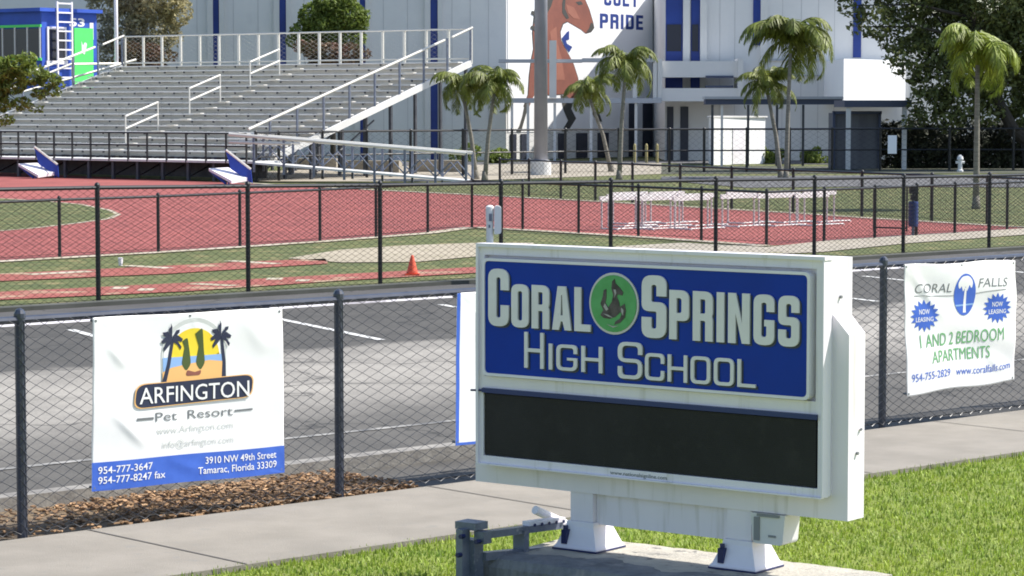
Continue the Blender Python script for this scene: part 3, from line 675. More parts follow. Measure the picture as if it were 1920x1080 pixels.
P_([[(lx-.168, .585), (lx+.168, .585), (lx+.168, .70), (lx+.08, .715), (lx-.04, .70), (lx-.12, .685), (lx-.168, .66)]], 4, M['orange'], 'beach')
def palm_print(cx, dx):
    P_([rnd([(cx-.028, .575), (cx-.004, .575), (cx+dx*.4+.008, .70), (cx+dx+.010, .845), (cx+dx-.004, .85), (cx+dx*.4-.010, .70)])], 5, M['navy'], 'palm_trunk_print')
    hx, hy = cx+dx, .845
    for ang, l in ((20, .07), (55, .085), (95, .10), (135, .085), (165, .07), (205, .06), (-20, .06)):
        a = math.radians(ang); ex, ey = hx+math.cos(a)*l*.75, hy+math.sin(a)*l*1.05-.02*abs(math.cos(a))
        nx_, ny_ = -math.sin(a)*.014, math.cos(a)*.022
        mx_, my_ = (hx+ex)/2, (hy+ey)/2+.014
        P_([[(hx, hy-.006), (mx_+nx_, my_-abs(ny_)), (ex, ey-.018), (ex+.006*math.cos(a), ey), (mx_-nx_*.3, my_+.014), (hx, hy+.008)]], 6, M['navy'], 'palm_leaf_print')
palm_print(lx-.150, .035); palm_print(lx+.172, -.03)
for cx, sc in ((lx-.045, .8), (lx+.03, 1.15)):
    P_([rnd([(cx-.024, .70-.0, .02), (cx, .655, .02), (cx+.026, .70, .02), (cx+.02, .78, .02), (cx+.002+.01*sc, .74+.15*sc, .02), (cx-.022*sc, .745+.115*sc, .0), (cx-.006, .80, .01)])], 5, M['darkgreen'], 'dog_ear_print')
P_([rnd([(lx-.05, .63, .02), (lx+.03, .63, .02), (lx+.035, .66, .01), (lx, .65), (lx-.04, .665, .01)])], 6, M['hbrown'], 'dog_nose_print')
P_([rnd([(lx-.318, .455, .05), (lx+.305, .475, .05), (lx+.32, .615, .05), (lx-.302, .60, .05)], 6)], 7, M['orange'], 'name_border')
P_([rnd([(lx-.312, .46, .05), (lx+.30, .48, .05), (lx+.314, .61, .05), (lx-.297, .595, .05)], 6)], 8, M['navy'], 'name_plate')
print_text(ban, wp_, 'ARFINGTON', lx-.288, lx+.290, .484, .098, 13, M['banner'], .004)
print_text(ban, wp_, 'Pet  Resort', lx-.205, lx+.205, .375, .055, 1, M['greytext'], -.004)
P_([[(lx-.30, .388), (lx-.215, .388), (lx-.215, .402), (lx-.30, .402)]], 1, M['greytext'], 'flourish'); P_([[(lx+.215, .395), (lx+.31, .398), (lx+.31, .408), (lx+.215, .405)]], 1, M['greytext'], 'flourish')
print_text(ban, wp_, 'www.Arfington.com', lx-.20, lx+.205, .30, .042, 1, M['faint'], -.004)
print_text(ban, wp_, 'info@arfington.com', lx-.17, lx+.205, .215, .042, 1, M['faint'], -.004)

# second banner, mostly hidden behind the sign
b2, wp2 = make_banner([(856, 549), (1130, 536), (1130, 806), (852, 836)], 'plain white banner mostly hidden behind the left end of the school sign', 9, .003, M['banner'])
print_poly(b2, wp2, [[(0, 0), (.022, 0), (.022, 1), (0, 1)]], 0, M['bannerblue'], 'blue_edge', (1.2, .9))
print_poly(b2, wp2, [[(0, 0), (1, 0), (1, .018), (0, .018)]], 1, M['bannerblue'], 'blue_edge', (1.2, .9))

# third banner: apartments
b3, wp3 = make_banner([(1693, 497), (1900, 487), (1898, 713), (1696, 742)], 'wrinkled white banner with green lettering and a blue oval, right of the sign', 4, .011, M['banner'], .03, folds=((.05, .95, .40, .50, .014, .035), (.94, .95, .72, .66, .010, .04), (.2, .03, .5, .2, .008, .05), (.9, .08, .7, .3, .009, .05)))
d3 = (1.05, .95); Q_ = lambda loops, lay, m, n: print_poly(b3, wp3, loops, lay, m, n, d3)
Q_([circ(.53, .745, .098, .168, 28)], 0, M['bannerblue'], 'oval_logo')
Q_([rnd([(.475, .79, .02), (.46, .84, .03), (.50, .895, .03), (.56, .895, .03), (.60, .84, .03), (.585, .785, .02), (.565, .82), (.545, .77), (.53, .81), (.51, .77), (.495, .815)])], 1, M['banner'], 'palm_print')
Q_([[(.518, .60), (.545, .60), (.54, .80), (.524, .80)]], 1, M['banner'], 'palm_print')
Q_([[(.45, .655), (.61, .655), (.615, .668), (.445, .668)]], 1, M['lightblue'], 'water_print')
Q_([[(.09, .752), (.43, .742), (.43, .747), (.09, .757)]], 0, M['greytext'], 'rule_line'); Q_([[(.63, .742), (.90, .762), (.90, .767), (.63, .747)]], 0, M['greytext'], 'rule_line')
print_text(b3, wp3, 'CORAL', .10, .41, .775, .075, 0, M['greytext'], -.006, .2); print_text(b3, wp3, 'FALLS', .65, .92, .79, .075, 0, M['greytext'], -.006, .2)
for cx, cy in ((.175, .60), (.825, .615)):
    Q_([[(cx+math.cos(math.pi*i/16)*(.125 if i % 2 == 0 else .088), cy+math.sin(math.pi*i/16)*(.125 if i % 2 == 0 else .088)*1.0) for i in range(32)]], 0, M['bannerblue'], 'starburst')
    print_text(b3, wp3, 'NOW', cx-.045, cx+.045, cy+.012, .04, 1, M['banner'], .01); print_text(b3, wp3, 'LEASING', cx-.075, cx+.075, cy-.045, .036, 1, M['banner'], .01)
print_text(b3, wp3, '1 AND 2 BEDROOM', .13, .88, .355, .105, 1, M['bgreen'], 0)
print_text(b3, wp3, 'APARTMENTS', .23, .76, .225, .10, 1, M['bgreen'], 0)
print_text(b3, wp3, '954-755-2829   www.coralfalls.com', .045, .96, .105, .062, 0, M['bannerblue'], 0)

# ------------------------------------------------------------------ small things on the field
cn = thing('traffic_cone', G(773, 516), 'orange traffic cone standing on the runway between the two black fences', 'cone')
b = MB(); b.lathe(G(773, 516), [(.085, .025), (.08, .04), (.055, .14), (.022, .27), (.016, .285)], 16); b.build('cone_body', M['cone'], cn, smooth=True)
c = G(773, 516); b = MB(); b.box(c+Z*.0125, (.105, .105, .012)); b.build('cone_base', M['cone'], cn)
mp = G(924, 532)
mk = thing('white_marker_post', mp, 'white pipe post with a rounded box, just above the top left corner of the sign', 'post')
tz = D(924, 385, mp.y).z
b = MB(); b.tube([mp+Vector((-.04, 0, -.03)), mp+Vector((-.04, 0, tz-.03))], .05, 14); b.lathe(mp+Vector((-.04, 0, 0)), [(.055, tz-.2), (.055, tz-.02), (.03, tz+.0), (.005, tz+.004)], 14); b.build('pipe', M['hurdle'], mk, smooth=False)
b = MB(); xw = lambda a, z, d: mp+Vector((a, d, z))
b.prism([rnd([(.018, tz-.39, .02), (.115, tz-.38, .03), (.115, tz-.01, .04), (.02, tz, .04)])], xw, -.07, .05); bo = b.build('box', M['hurdle'], mk)
b = MB(); b.box(mp+Vector((-.03, -.054, tz-.16)), (.02, .006, .05)); b.box(mp+Vector((-.045, -.054, tz-.28)), (.012, .006, .02)); b.build('fitting', M['galv'], mk)
c = G(226, 498); b = MB(); b.lathe(c, [(.028, 0), (.036, .08), (.038, .115), (.03, .12)], 12); tag(b.build('paper_cup', M['white'], origin=c), 'small white cup standing on the grass beside the runway', 'cup')

# hurdles
def hurdle_proto():
    h = thing('hurdle', (0, 0, 0), 'x', 'hurdle')
    b = MB(); b.box((0, 0, .60), (.52, .018, .045)); b.build('crossbar', M['hurdle'], h)
    for sx in (-1, 1):
        b = MB(); b.tube([(sx*.47, 0, .025), (sx*.47, 0, .58)], .018, 6); b.build('leg', M['hurdleleg'], h)
        b = MB(); b.tube([(sx*.47, .02, .02), (sx*.47, -.45, .02)], .018, 6); b.build('foot', M['hurdle'], h)
    b = MB(); b.tube([(-.47, -.43, .03), (.47, -.43, .03)], .014, 6); b.build('base_bar', M['hurdle'], h)
    return h
hp = hurdle_proto()
spots = [(1160, 424, .75), (1226, 424, .75), (1296, 424, .75), (1172, 419, .75), (1236, 419, .75), (1304, 418, .75), (1180, 414, .75), (1250, 413, .75),
         (1384, 419, .75), (1452, 418, .75), (1522, 417, .75), (1394, 413, .75), (1468, 412, .75), (1536, 411, .75)]
rows_ = ['front', 'front', 'front', 'middle', 'middle', 'middle', 'back', 'back', 'front', 'front', 'front', 'back', 'back', 'back']
for i, (x, y, a) in enumerate(spots):
    o = hp if i == 0 else copy_tree(hp)
    o.location = G(x, y+5); o.rotation_euler = (0, 0, a)
    if i < 8: tag(o, 'low white track hurdle in the crowded left cluster on the red track', 'hurdle', 'hurdles in the left cluster')
    else: tag(o, 'low white track hurdle in the right hand cluster, against the grass behind', 'hurdle', 'hurdles in the right cluster')

# blue padded timing post and frame
c = G(1712, 441)
tp = thing('padded_post', c, 'dark blue padded post with a black cap, right of the hurdles', 'post')
hz_ = D(1712, 350, c.y).z
b = MB(); b.tube([c, c+Z*hz_], .03, 8); b.build('pole', M['galv'], tp)
b = MB(); b.lathe(c, [(.085, .16), (.095, .2), (.095, hz_-.3), (.085, hz_-.27)], 12); b.build('pad', M['ledframe'], tp)
b = MB(); b.box(c+Z*(hz_-.06), (.08, .07, .07)); b.box(c+Z*(hz_-.2), (.055, .05, .05)); b.build('cap', M['blackpost'], tp)
c = G(1638, 432); tf = thing('steel_frame', c, 'thin dark metal frame on the track left of the blue padded post', 'frame')
q = G(1700, 434); 
for w in (c, q):
    b = MB(); b.tube([w, w+Z*.85], .018, 6); b.build('upright', M['blackpost'], tf)
for z in (.85, .06):
    b = MB(); b.tube([c+Z*z, q+Z*z], .017, 6); b.build('crossbar', M['blackpost'], tf)

# ------------------------------------------------------------------ BLEACHERS
BE = Vector((.79, -.613, 0)); BN = Vector((.613, .79, 0)); BA = (BE, BN, Z)
A0 = Vector((-7.77, 83.6, 0))                    # front right corner of the lowest row
RISE, RUN, ROWS, LEN, Z0 = .2, .64, 16, 17.3, .80
def bp_(s, t, z): return A0-BE*s+BN*t+Z*z        # s metres left of the right end, t back, z up
bl = thing('bleachers', bp_(LEN/2, 0, 0), 'large grey aluminium bleachers with rows of bench seats and white handrails', 'bleachers')
for i in range(ROWS):
    t = i*RUN; z = Z0+i*RISE
    b = MB(); b.box(bp_(LEN/2, t+.14, z+.10), (LEN/2, .135, .02), BA); q = .5
    while q < LEN: b.box(bp_(q, t+.03, z+.045), (.03, .02, .034), BA); q += 1.02
    r_ = b.build('seat_plank', M['alu'], bl); r_.data.materials.append(M['bracket'])
    r_.data.polygons.foreach_set('material_index', [0]*6+[1]*(len(r_.data.polygons)-6))
    b = MB(); b.box(bp_(LEN/2, t+.43, z-.03), (LEN/2, .19, .02), BA); b.build('foot_plank', M['alu'], bl)
    b = MB(); b.box(bp_(LEN/2, t+.245, z-.0), (LEN/2, .012, .075), BA); b.build('riser', M['riser'], bl)
TT = ROWS*RUN; TZ = Z0+ROWS*RISE
# back guard
n = 17
for k in range(n+1):
    b = MB(); b.box(bp_(LEN*k/n, TT+.1, TZ+.45), (.045, .03, .60), BA); b.build('guard_post', M['rail'], bl)
for z in (1.08, .05):
    b = MB(); b.tube([bp_(0, TT+.1, TZ+z), bp_(LEN, TT+.1, TZ+z)], .034, 6); b.build('guard_rail', M['rail'], bl)
me = link_mesh('guard_mesh', LEN, 1.05, .16, .004, M['rail'], 3); o = bpy.data.objects.new('guard_mesh', me); C.objects.link(o); o.parent = bl
p = bp_(LEN, TT+.12, TZ)-OFF[bl.name]; o.location = p; o.rotation_euler = (0, 0, math.atan2(BE.y, BE.x))
# end stringers and end guards
for s, nm in ((-.06, 'right'), (LEN+.06, 'left')):
    b = MB(); d = (bp_(s, TT, TZ)-bp_(s, 0, Z0)).normalized()
    b.box((bp_(s, TT, TZ)+bp_(s, 0, Z0))/2-Z*.13, (math.hypot(TT, TZ-Z0)/2, .04, .11), (d, BE, d.cross(BE))); b.build('stringer', M['fin'], bl)
    for k in range(9):
        t = TT*k/8; z = Z0+(TZ-Z0)*k/8; b = MB(); b.box(bp_(s, t, z+.5), (.03, .03, .62), BA); b.build('end_post', M['galv'], bl)
    b = MB(); b.tube([bp_(s, -1.0, Z0+.85), bp_(s, TT*.86, Z0+(TZ-Z0)*.86+1.1)], .045, 8); b.build('end_rail', M['rail'], bl)
    b = MB(); b.tube([bp_(s, TT*.9, Z0+(TZ-Z0)*.90+1.08), bp_(s, TT+.1, TZ+1.12)], .04, 8); b.build('end_rail', M['rail'], bl)
# aisle handrails, found on the slope
def slope_rail(px0, py0, px1, py1):
    pass
AS = 7.6
for (k0, k1) in ((1.6, 4.0), (6.4, 8.8), (11.2, 13.6)):
    b = MB()
    for dz in (.92, .5): b.tube([bp_(AS, k0*RUN, Z0+k0*RISE+dz), bp_(AS, k1*RUN, Z0+k1*RISE+dz)], .035, 8)
    for k in (k0, k1): b.tube([bp_(AS, k*RUN, Z0+k*RISE-.05), bp_(AS, k*RUN, Z0+k*RISE+.95)], .028, 6)
    b.build('aisle_handrail', M['rail'], bl)
for s in (AS-.65, 1.1, LEN-1.0):
    for i in range(ROWS-1):
        b = MB(); b.box(bp_(s, i*RUN+.02, Z0+i*RISE+.135), (.20, .10, .014), BA); b.build('aisle_step', M['rail'], bl)
# front walkway with black railing and dark skirt
b = MB(); b.box(bp_(LEN/2-.2, -.75, .62), (LEN/2+.5, .72, .035), BA); b.build('front_walkway', M['alu'], bl)
n = 20
for k in range(n+1):
    b = MB(); b.box(bp_(-.4+(LEN+.4)*k/n, -1.45, 1.05), (.025, .025, .46), BA); b.build('railing_post', M['blackpost'], bl)
for z in (1.52, 1.12, .74):
    b = MB(); b.tube([bp_(-.4, -1.45, z), bp_(LEN, -1.45, z)], .026, 6); b.build('front_railing', M['blackpost'], bl)
for k in range(16):
    s = LEN*k/15
    for (t, h) in ((-1.3, .29), (2.0, .62), (6, 1.2), (TT-.2, 1.9)):
        b = MB(); b.box(bp_(s, t, h), (.05, .045, h), BA); b.build('support_leg', M['steel'], bl)
    if k < 15:
        b = MB(); b.tube([bp_(s, -1.3, .1), bp_(s+.7, 2.0, 1.1)], .03, 5); b.build('brace', M['steel'], bl)
        b = MB(); b.tube([bp_(s, 2.0, .1), bp_(s+.75, 6, 1.9)], .03, 5); b.build('brace', M['steel'], bl)
b = MB(); b.box(bp_(LEN/2, -.1, .34), (LEN/2, .03, .26), BA); b.build('skirt_panel', M['steel'], bl)

# access ramp off the right end
q0 = bp_(-.5, -1.0, 0); q1 = Vector((D(880, 335, 81.5).x, 81.5, 0))
rp = thing('access_ramp', q0, 'long white railed access ramp running right from the end of the bleachers', 'ramp')
dv = (q1-q0); ln = dv.length; dv.normalize(); dn = Vector((-dv.y, dv.x, 0))
def rz_(f): return .62*(1-f)+.06*f
b = MB(); pA = q0+Z*.6; pB = q1+Z*.06; d = (pB-pA).normalized(); b.box((pA+pB)/2, ((pB-pA).length/2, .6, .03), (d, dn, dn.cross(d)*-1)); b.build('deck', M['alu'], rp)
for side, nm in ((-.62, 'near'), (.62, 'far')):
    b = MB(); b.tube([pA+dn*side+Z*.90-dv*.8, pB+dn*side+Z*.86], .055, 8); b.build('handrail', M['rail'], rp)
    b = MB(); b.tube([pA+dn*side+Z*.66-dv*.8, pA+dn*side+Z*.60+dv*1.2], .045, 8); b.build('lower_handrail', M['rail'], rp)
    n = 7
    for k in range(n+1):
        p = pA.lerp(pB, k/n)+dn*side; b = MB(); b.box(p+Z*.30, (.035, .035, .58), (dv, dn, Z)); b.build('ramp_post', M['galv'], rp)
    b = MB(); m2 = 14
    for k in range(m2):
        a_, c_ = pA.lerp(pB, k/m2)+dn*side, pA.lerp(pB, (k+1)/m2)+dn*side
        b.tube([a_+Z*(.55 if k % 2 else .05), c_+Z*(.05 if k % 2 else .55)], .022, 5)
    b.build('lattice', M['galv'], rp)
for (x, y) in ((585, 318), (700, 323), (820, 322)):
    c = G(x, y); b = MB(); b.box(c+Z*.2, (1.0, .3, .22), (dv, dn, Z)); b.build('ramp_footing', M['pale'], rp)

# two blue and white folding benches on the track edge
def fold_bench(px, py, label):
    c = G(px, py); r = thing('sled_bench', c, label, 'bench', None)
    b = MB(); fr = lambda a, z, d: c+Vector((a, d, z))
    b.prism([[(-.16, 1.06), (.62, .46), (.66, .02), (.0, .46)]], fr, .1, .2); b.build('back_panel', M['blueequip'], r)
    b = MB(); b.tube([c+Vector((-.14, .1, 1.04)), c+Vector((.62, .1, .45))], .04, 6); b.build('back_edge', M['rail'], r)
    b = MB(); vs = [c+Vector(p) for p in ((-.66, .0, .48), (-.1, .35, .50), (.60, .25, .22), (.1, -.6, .12), (-.66, .0, .40), (-.1, .35, .42), (.60, .25, .10), (.1, -.6, .03))]
    b.add(vs, [(0, 3, 2, 1), (4, 5, 6, 7), (0, 1, 5, 4), (1, 2, 6, 5), (2, 3, 7, 6), (3, 0, 4, 7)]); b.build('seat_panel', M['white'], r)
    b = MB(); b.tube([c+Vector((-.6, .05, .38)), c+Vector((-.1, -.3, .02))], .04, 6); b.tube([c+Vector((.5, .3, .12)), c+Vector((.5, .3, 0))], .04, 6); b.tube([c+Vector((.0, -.45, .08)), c+Vector((.0, -.45, 0))], .03, 6); b.build('leg', M['blueequip'], r)
fold_bench(72, 334, 'blue and white bench with slanting back, before the left end of the bleachers')
fold_bench(432, 345, 'blue and white bench with slanting back, at the right end of the bleachers')

# press box
PC = D(78, 60, 102); PC.z = 0
def pb(s, t, z): return PC+BE*s+BN*t+Z*z
pr = thing('press_box', PC, 'blue press box with a green door and white ladder, left of the bleachers', 'press box')
b = MB(); b.box(pb(-3.0, 1.45, 4.55), (3.0, 1.45, 1.5), BA); b.build('wall', M['pressblue'], pr)
b = MB(); b.box(pb(-3.0, 1.4, 6.12), (3.2, 1.65, .07), BA); b.build('roof', M['pressblue'], pr)
for k in range(8):
    b = MB(); b.box(pb(-.42-k*.72, -.01, 4.85), (.31, .03, .55), BA); w = b.build('window', M['bluewindow'], pr)
    b = MB(); b.box(pb(-.06-k*.72, -.03, 4.85), (.03, .03, .62), BA); b.build('window_frame', M['fin'], w)
b = MB(); b.box(pb(-3, -.03, 4.2), (3, .04, .05), BA); b.box(pb(-3, -.03, 5.5), (3, .04, .05), BA); b.build('sill', M['pressgreen'], pr)
b = MB(); b.box(pb(.02, .75, 4.75), (.02, .42, .62), BA); w = b.build('window', M['bluewindow'], pr)
b = MB()
for (t, z, ht, hz2) in ((.75, 5.42, .5, .05), (.75, 4.08, .55, .07), (.29, 4.75, .04, .62), (1.21, 4.75, .04, .62)): b.box(pb(.03, t, z), (.03, ht, hz2), BA)
b.build('window_frame', M['white'], w)
b = MB(); b.box(pb(.03, 2.15, 4.2), (.035, .50, 1.25), BA); dr = b.build('door', M['pressgreen'], pr)
dfr = lambda a, z, d: pb(.068+d, 2.15+a, z)
b = MB(); b.prism([rnd([(-.12, 4.5, .05), (.02, 4.4, .05), (.1, 4.6, .05), (.16, 4.85, .05), (.04, 4.9, .05), (-.06, 4.75, .05), (-.14, 4.95, .05)])], dfr, .006, 0); b.build('door_emblem', M['white'], dr)
b = MB()
for t in (.62, 1.38): b.box(pb(.22, t+.0, 4.9), (.03, .035, 1.55), BA)
for k in range(9): b.box(pb(.22, 1.0, 3.5+k*.36), (.025, .36, .03), BA)
b.build('ladder', M['white'], pr)
v, f = fit_text('53', 1.45, 2.25, 5.52, .32, .03); b = MB(); b.add([pb(.012, p[0], p[1]) for p in v], f); b.build('lettering', M['white'], pr)
v, f = fit_text('1', 2.52, 2.72, 5.05, .62, .05); b = MB(); b.add([pb(.012, p[0], p[1]) for p in v], f); b.build('lettering', M['white'], pr)
for s in (-.2, -3, -5.8):
    for t in (.2, 2.7):
        b = MB(); b.box(pb(s, t, 1.5), (.1, .1, 1.55), BA); b.build('support_post', M['steel'], pr)
b = MB(); b.box(pb(.7, 2.0, 2.95), (.65, 1.0, .06), BA); b.build('landing', M['alu'], pr)
b = MB()
b.tube([pb(1.3, 3.0, 4.05), pb(1.2, .4, 4.0), pb(.6, -2.6, 2.9)], .05, 6); b.tube([pb(2.1, 3.0, 4.2), pb(1.0, -2.0, 2.9)], .05, 6)
for t in (3.0, .4): b.tube([pb(1.3, t, 3.0), pb(1.3, t, 4.05)], .04, 6)
b.build('landing_rail', M['rail'], pr)

# ------------------------------------------------------------------ SCHOOL BUILDING
YW = 115.0
def X(px, Y=YW): return (px-960)*Y/F
def ZZ(py, Y=YW): return D(960, py, Y).z
sb_ = thing('school_building', (X(960), YW+4, 0), 'long two storey grey and white school building with blue stripes and a painted horse mural', 'building')
def wbox(mb, px0, px1, z0, z1, Y0, Y1): return mb.box(((X(px0, Y0)+X(px1, Y0))/2, (Y0+Y1)/2, (z0+z1)/2), ((X(px1, Y0)-X(px0, Y0))/2, (Y1-Y0)/2, (z1-z0)/2))
def plan(mb, pts, z0, z1):     # a wall block from its plan outline
    return mb.prism([[(p[0], p[1]) for p in pts]], lambda a, y, d: Vector((a, y, d)), z1, z0)
TOP = 8.6; RTOP = 7.75
XL, XR = X(948.5), X(1246)     # the mural wall runs back between the two wings, turned towards the sun
MD = Vector((.6, .8, 0)); MN = Vector((.8, -.6, 0)); M0 = Vector((XL, YW, 0))
b = MB(); plan(b, [(-36, YW), (XL, YW), (XL, 134), (-36, 134)], 0, TOP); b.build('left_wing_wall', M['wall'], sb_)
kk = (XR-.02-XL)/.6
b = MB(); plan(b, [(XL+.01, YW+.02), (XR-.02, YW+.8*kk), (XR-.02, 134), (XL+.01, 134)], 0, TOP-.05); b.build('mural_wall', M['wall'], sb_)
b = MB(); plan(b, [(XR, YW), (X(1702), YW), (X(1702), 134), (XR, 134)], 0, RTOP); b.build('right_wing_wall', M['wallpale'], sb_)
pj0 = Vector((X(1580, 108), 108, 0)); pj1 = pj0+MD*5.3
b = MB(); plan(b, [(pj0.x, pj0.y), (pj1.x, pj1.y), (pj1.x, YW-.01), (pj0.x, YW-.01)], ZZ(190, 108), ZZ(110, 108)); b.build('projecting_bay', M['mural'], sb_)
b = MB(); plan(b, [(X(1703), 117), (40, 117), (40, 134), (X(1703), 134)], 0, 6.5); b.build('far_wing_wall', M['wall'], sb_)
b = MB(); plan(b, [(-36.2, YW-.2), (XL+.1, YW-.2), (XL+.1, 134.2), (-36.2, 134.2)], TOP, TOP+.25); b.build('roof', M['fascia'], sb_)
b = MB(); plan(b, [(XR-.05, YW-.1), (X(1706), YW-.1), (X(1706), 134.2), (XR-.05, 134.2)], RTOP, RTOP+.1); b.build('roof', M['fascia'], sb_)
# blue stripes with fins
for (p0, p1) in ((402, 413), (526, 538), (676, 686), (808, 821), (270, 280)):
    b = MB(); wbox(b, p0, p1, .02, TOP-.04, YW-.06, YW-.004); b.build('blue_stripe', M['bluestripe'], sb_)
    for (q0, q1) in ((p0-11, p0-.4), (p1+.4, p1+9)):
        b = MB(); wbox(b, q0, q1, .02, TOP-.04, YW-.16, YW-.004); b.build('fin', M['fin'], sb_)
for p in (335, 372, 440, 486, 572, 628, 720, 765, 848, 882, 916):
    b = MB(); wbox(b, p-.35, p+.35, .02, TOP-.04, YW-.008, YW-.004); b.build('panel_joint', M['joint_grey'], sb_)
for p in (1348, 1376, 1465, 1500, 1532, 1562):
    b = MB(); wbox(b, p-.35, p+.35, .02, RTOP-.06, YW-.008, YW-.004); b.build('panel_joint', M['joint_grey'], sb_)
# mural
def mu(px, py):
    r = ray(px, py); t = (M0.x*MN.x+M0.y*MN.y)/(r.x*MN.x+r.y*MN.y); p = Vector((r.x*t, r.y*t, CAMH+r.z*t)); return ((p-M0).dot(MD), p.z)
def mfr(a, z, d): return M0+MD*a+MN*d+Z*z
b = MB(); k0, zb = mu(952, 248); k1 = kk-.12
b.prism([[(k0, zb), (k1, zb), (k1, TOP-.2), (k0, TOP-.2)]], mfr, .02, .004); mur = b.build('mural_panel', M['mural'], sb_)
def mural(pts, m, name, lay):
    b = MB(); b.prism([[mu(*p) for p in pts]], mfr, .02+.006*lay, .0205+.006*(lay-1)); b.build(name, m, mur)
body_ = [(1024, -40), (1084, -40), (1092, -10), (1103, 16), (1110, 40), (1112, 51), (1106, 59), (1096, 62), (1088, 55), (1074, 47), (1062, 40), (1054, 44), (1049, 58), (1050, 74), (1057, 88), (1066, 104), (1074, 120), (1082, 145), (1084, 172), (1076, 190), (1064, 192), (1058, 176), (1030, 178), (1004, 172), (996, 188), (990, 204), (982, 198), (990, 176), (992, 140), (996, 110), (1000, 90), (998, 60), (1002, 20), (1010, -10)]
mural([(x+(1.6 if x > 1045 else -1.6), y+1.5) for x, y in body_], M['hdark'], 'horse_outline', 1)
mural(body_, M['hbrown'], 'horse_body', 2)
mural([(984, 190), (991, 194), (988, 205), (983, 222), (979, 236), (976, 247), (967, 246), (973, 236), (979, 216)], M['hdark'], 'horse_leg', 3)
mural([(1050, 178), (1062, 180), (1074, 192), (1070, 204), (1079, 222), (1064, 246), (1052, 246), (1064, 226), (1056, 208)], M['hdark'], 'horse_leg', 3)
mural([(1092, 178), (1102, 176), (1110, 190), (1120, 206), (1128, 228), (1118, 228), (1108, 210)], M['hdark'], 'horse_leg', 3)
mural([(1020, -40), (1056, -40), (1040, -14), (1032, 12), (1022, 30), (1008, 38), (998, 46), (1002, 26), (1004, 5)], M['hdark'], 'horse_mane', 3)
mural([(996, 20), (1003, 22), (1001, 30), (994, 26)], M['hdark'], 'horse_mane', 4); mural([(995, 48), (1003, 50), (1002, 58), (993, 53)], M['hdark'], 'horse_mane', 4)
mural([(1086, -40), (1104, -40), (1099, -16), (1094, -2), (1088, -14)], M['hdark'], 'horse_forelock', 3)
mural([(1056, -12), (1060, -10), (1058, 16), (1066, 34), (1061, 36), (1053, 24), (1053, 6)], M['hdark'], 'horse_cheek_line', 3)
mural([(1078, 4), (1088, 2), (1092, 8), (1084, 10)], M['hdark'], 'horse_eye', 3)
mural([(1107, 42), (1112, 46), (1111, 55), (1106, 59), (1098, 60), (1103, 54)], M['hdark'], 'horse_muzzle', 3)
mural([(1060, 8), (1075, 14), (1086, 36), (1074, 34), (1064, 24)], M['hpale'], 'horse_highlight', 3)
mural([(1030, 60), (1042, 50), (1044, 80), (1052, 110), (1058, 150), (1040, 150)], M['hpale'], 'horse_highlight', 3)
mural([(1052, 72), (1062, 60), (1066, 58), (1066, 74), (1060, 76), (1062, 82), (1072, 88), (1066, 98), (1058, 88)], M['mnavy'], 'mural_mark', 3)
for word, x0, x1, y0, y1 in (('PRIDE', 1124, 1205, 29, 53), ('COLT', 1132, 1196, -14, 10)):
    (ax, az), (cx_, cz) = mu(x0, y1), mu(x1, y0)
    for lp in block_word(word, ax, cx_, az, cz-az, .15, .2, .45, gap=.13):
        b = MB(); b.prism(lp, mfr, .026, .0205); b.build('mural_lettering', M['mnavy'], mur)
for p0, p1 in ((956, 967), (976, 988), (1046, 1060), (1080, 1100), (1120, 1140)):
    (a0, _), (a1, _) = mu(p0, 260), mu(p1, 260)
    b = MB(); b.prism([[(a0, .02), (a1, .02), (a1, 1.15), (a0, 1.15)]], mfr, .05, .004); b.build('door', M['door'], sb_)
# blue windows of the right wing, fins, ledges
YR = 115.0
def rbox(mb, px0, px1, py0, py1, d0, d1):   # box proud of the right wing wall
    z0, z1 = ZZ(py1, YR), min(RTOP-.05, ZZ(py0, YR)); return wbox(mb, px0, px1, z0, z1, YR-d1, YR-d0)
for (p0, p1) in ((1247, 1279), (1294, 1311), (1410, 1424), (1597, 1612)):
    b = MB(); rbox(b, p0, p1, -60, 168 if p0 < 1400 else (85 if p0 < 1500 else 108), .004, .05); w = b.build('blue_window', M['bluestripe'], sb_)
    if p0 < 1400:
        b = MB(); rbox(b, p0+2, p1-3, 46, 96, .055, .09); b.build('pane', M['bluewindow'], w)
    if p0 < 1590:
        b = MB(); rbox(b, p1+.5, p1+13, -60, 190, .004, .22); b.build('fin', M['fin'], sb_)
b = MB(); rbox(b, 1232, 1388, 116, 146, .4, 2.2); b.build('balcony_parapet', M['wallpale'], sb_)
b = MB(); rbox(b, 1232, 1390, 166, 190, .4, 2.3); b.build('walkway_slab', M['wallpale'], sb_)
for p in (1231, 1382):
    b = MB(); rbox(b, p, p+10, 112, 190, .35, 2.4); b.build('balcony_pier', M['fin'], sb_)
for y in (143, 161):
    b = MB(); rbox(b, 1322, 1374, y, y+4, 1.9, 2.3); b.build('balcony_rail', M['darkfascia'], sb_)
for y, t in ((110, 4), (141, 2)):
    b = MB(); rbox(b, 1440, 1540, y, y+t, .004, .12); b.build('wall_ledge', M['fascia'], sb_)
for p0, p1 in ((1250, 1262), (1275, 1290), (1204, 1222), (1178, 1190)):
    b = MB()
    if p0 > 1240: rbox(b, p0, p1, 200, 301, .004, .06)
    else:
        (a0, _), (a1, _) = mu(p0, 260), mu(p1, 260); b.prism([[(a0, .02), (min(a1, kk-.1), .02), (min(a1, kk-.1), 2.5), (a0, 2.5)]], mfr, .05, .021)
    b.build('door', M['door'], sb_)
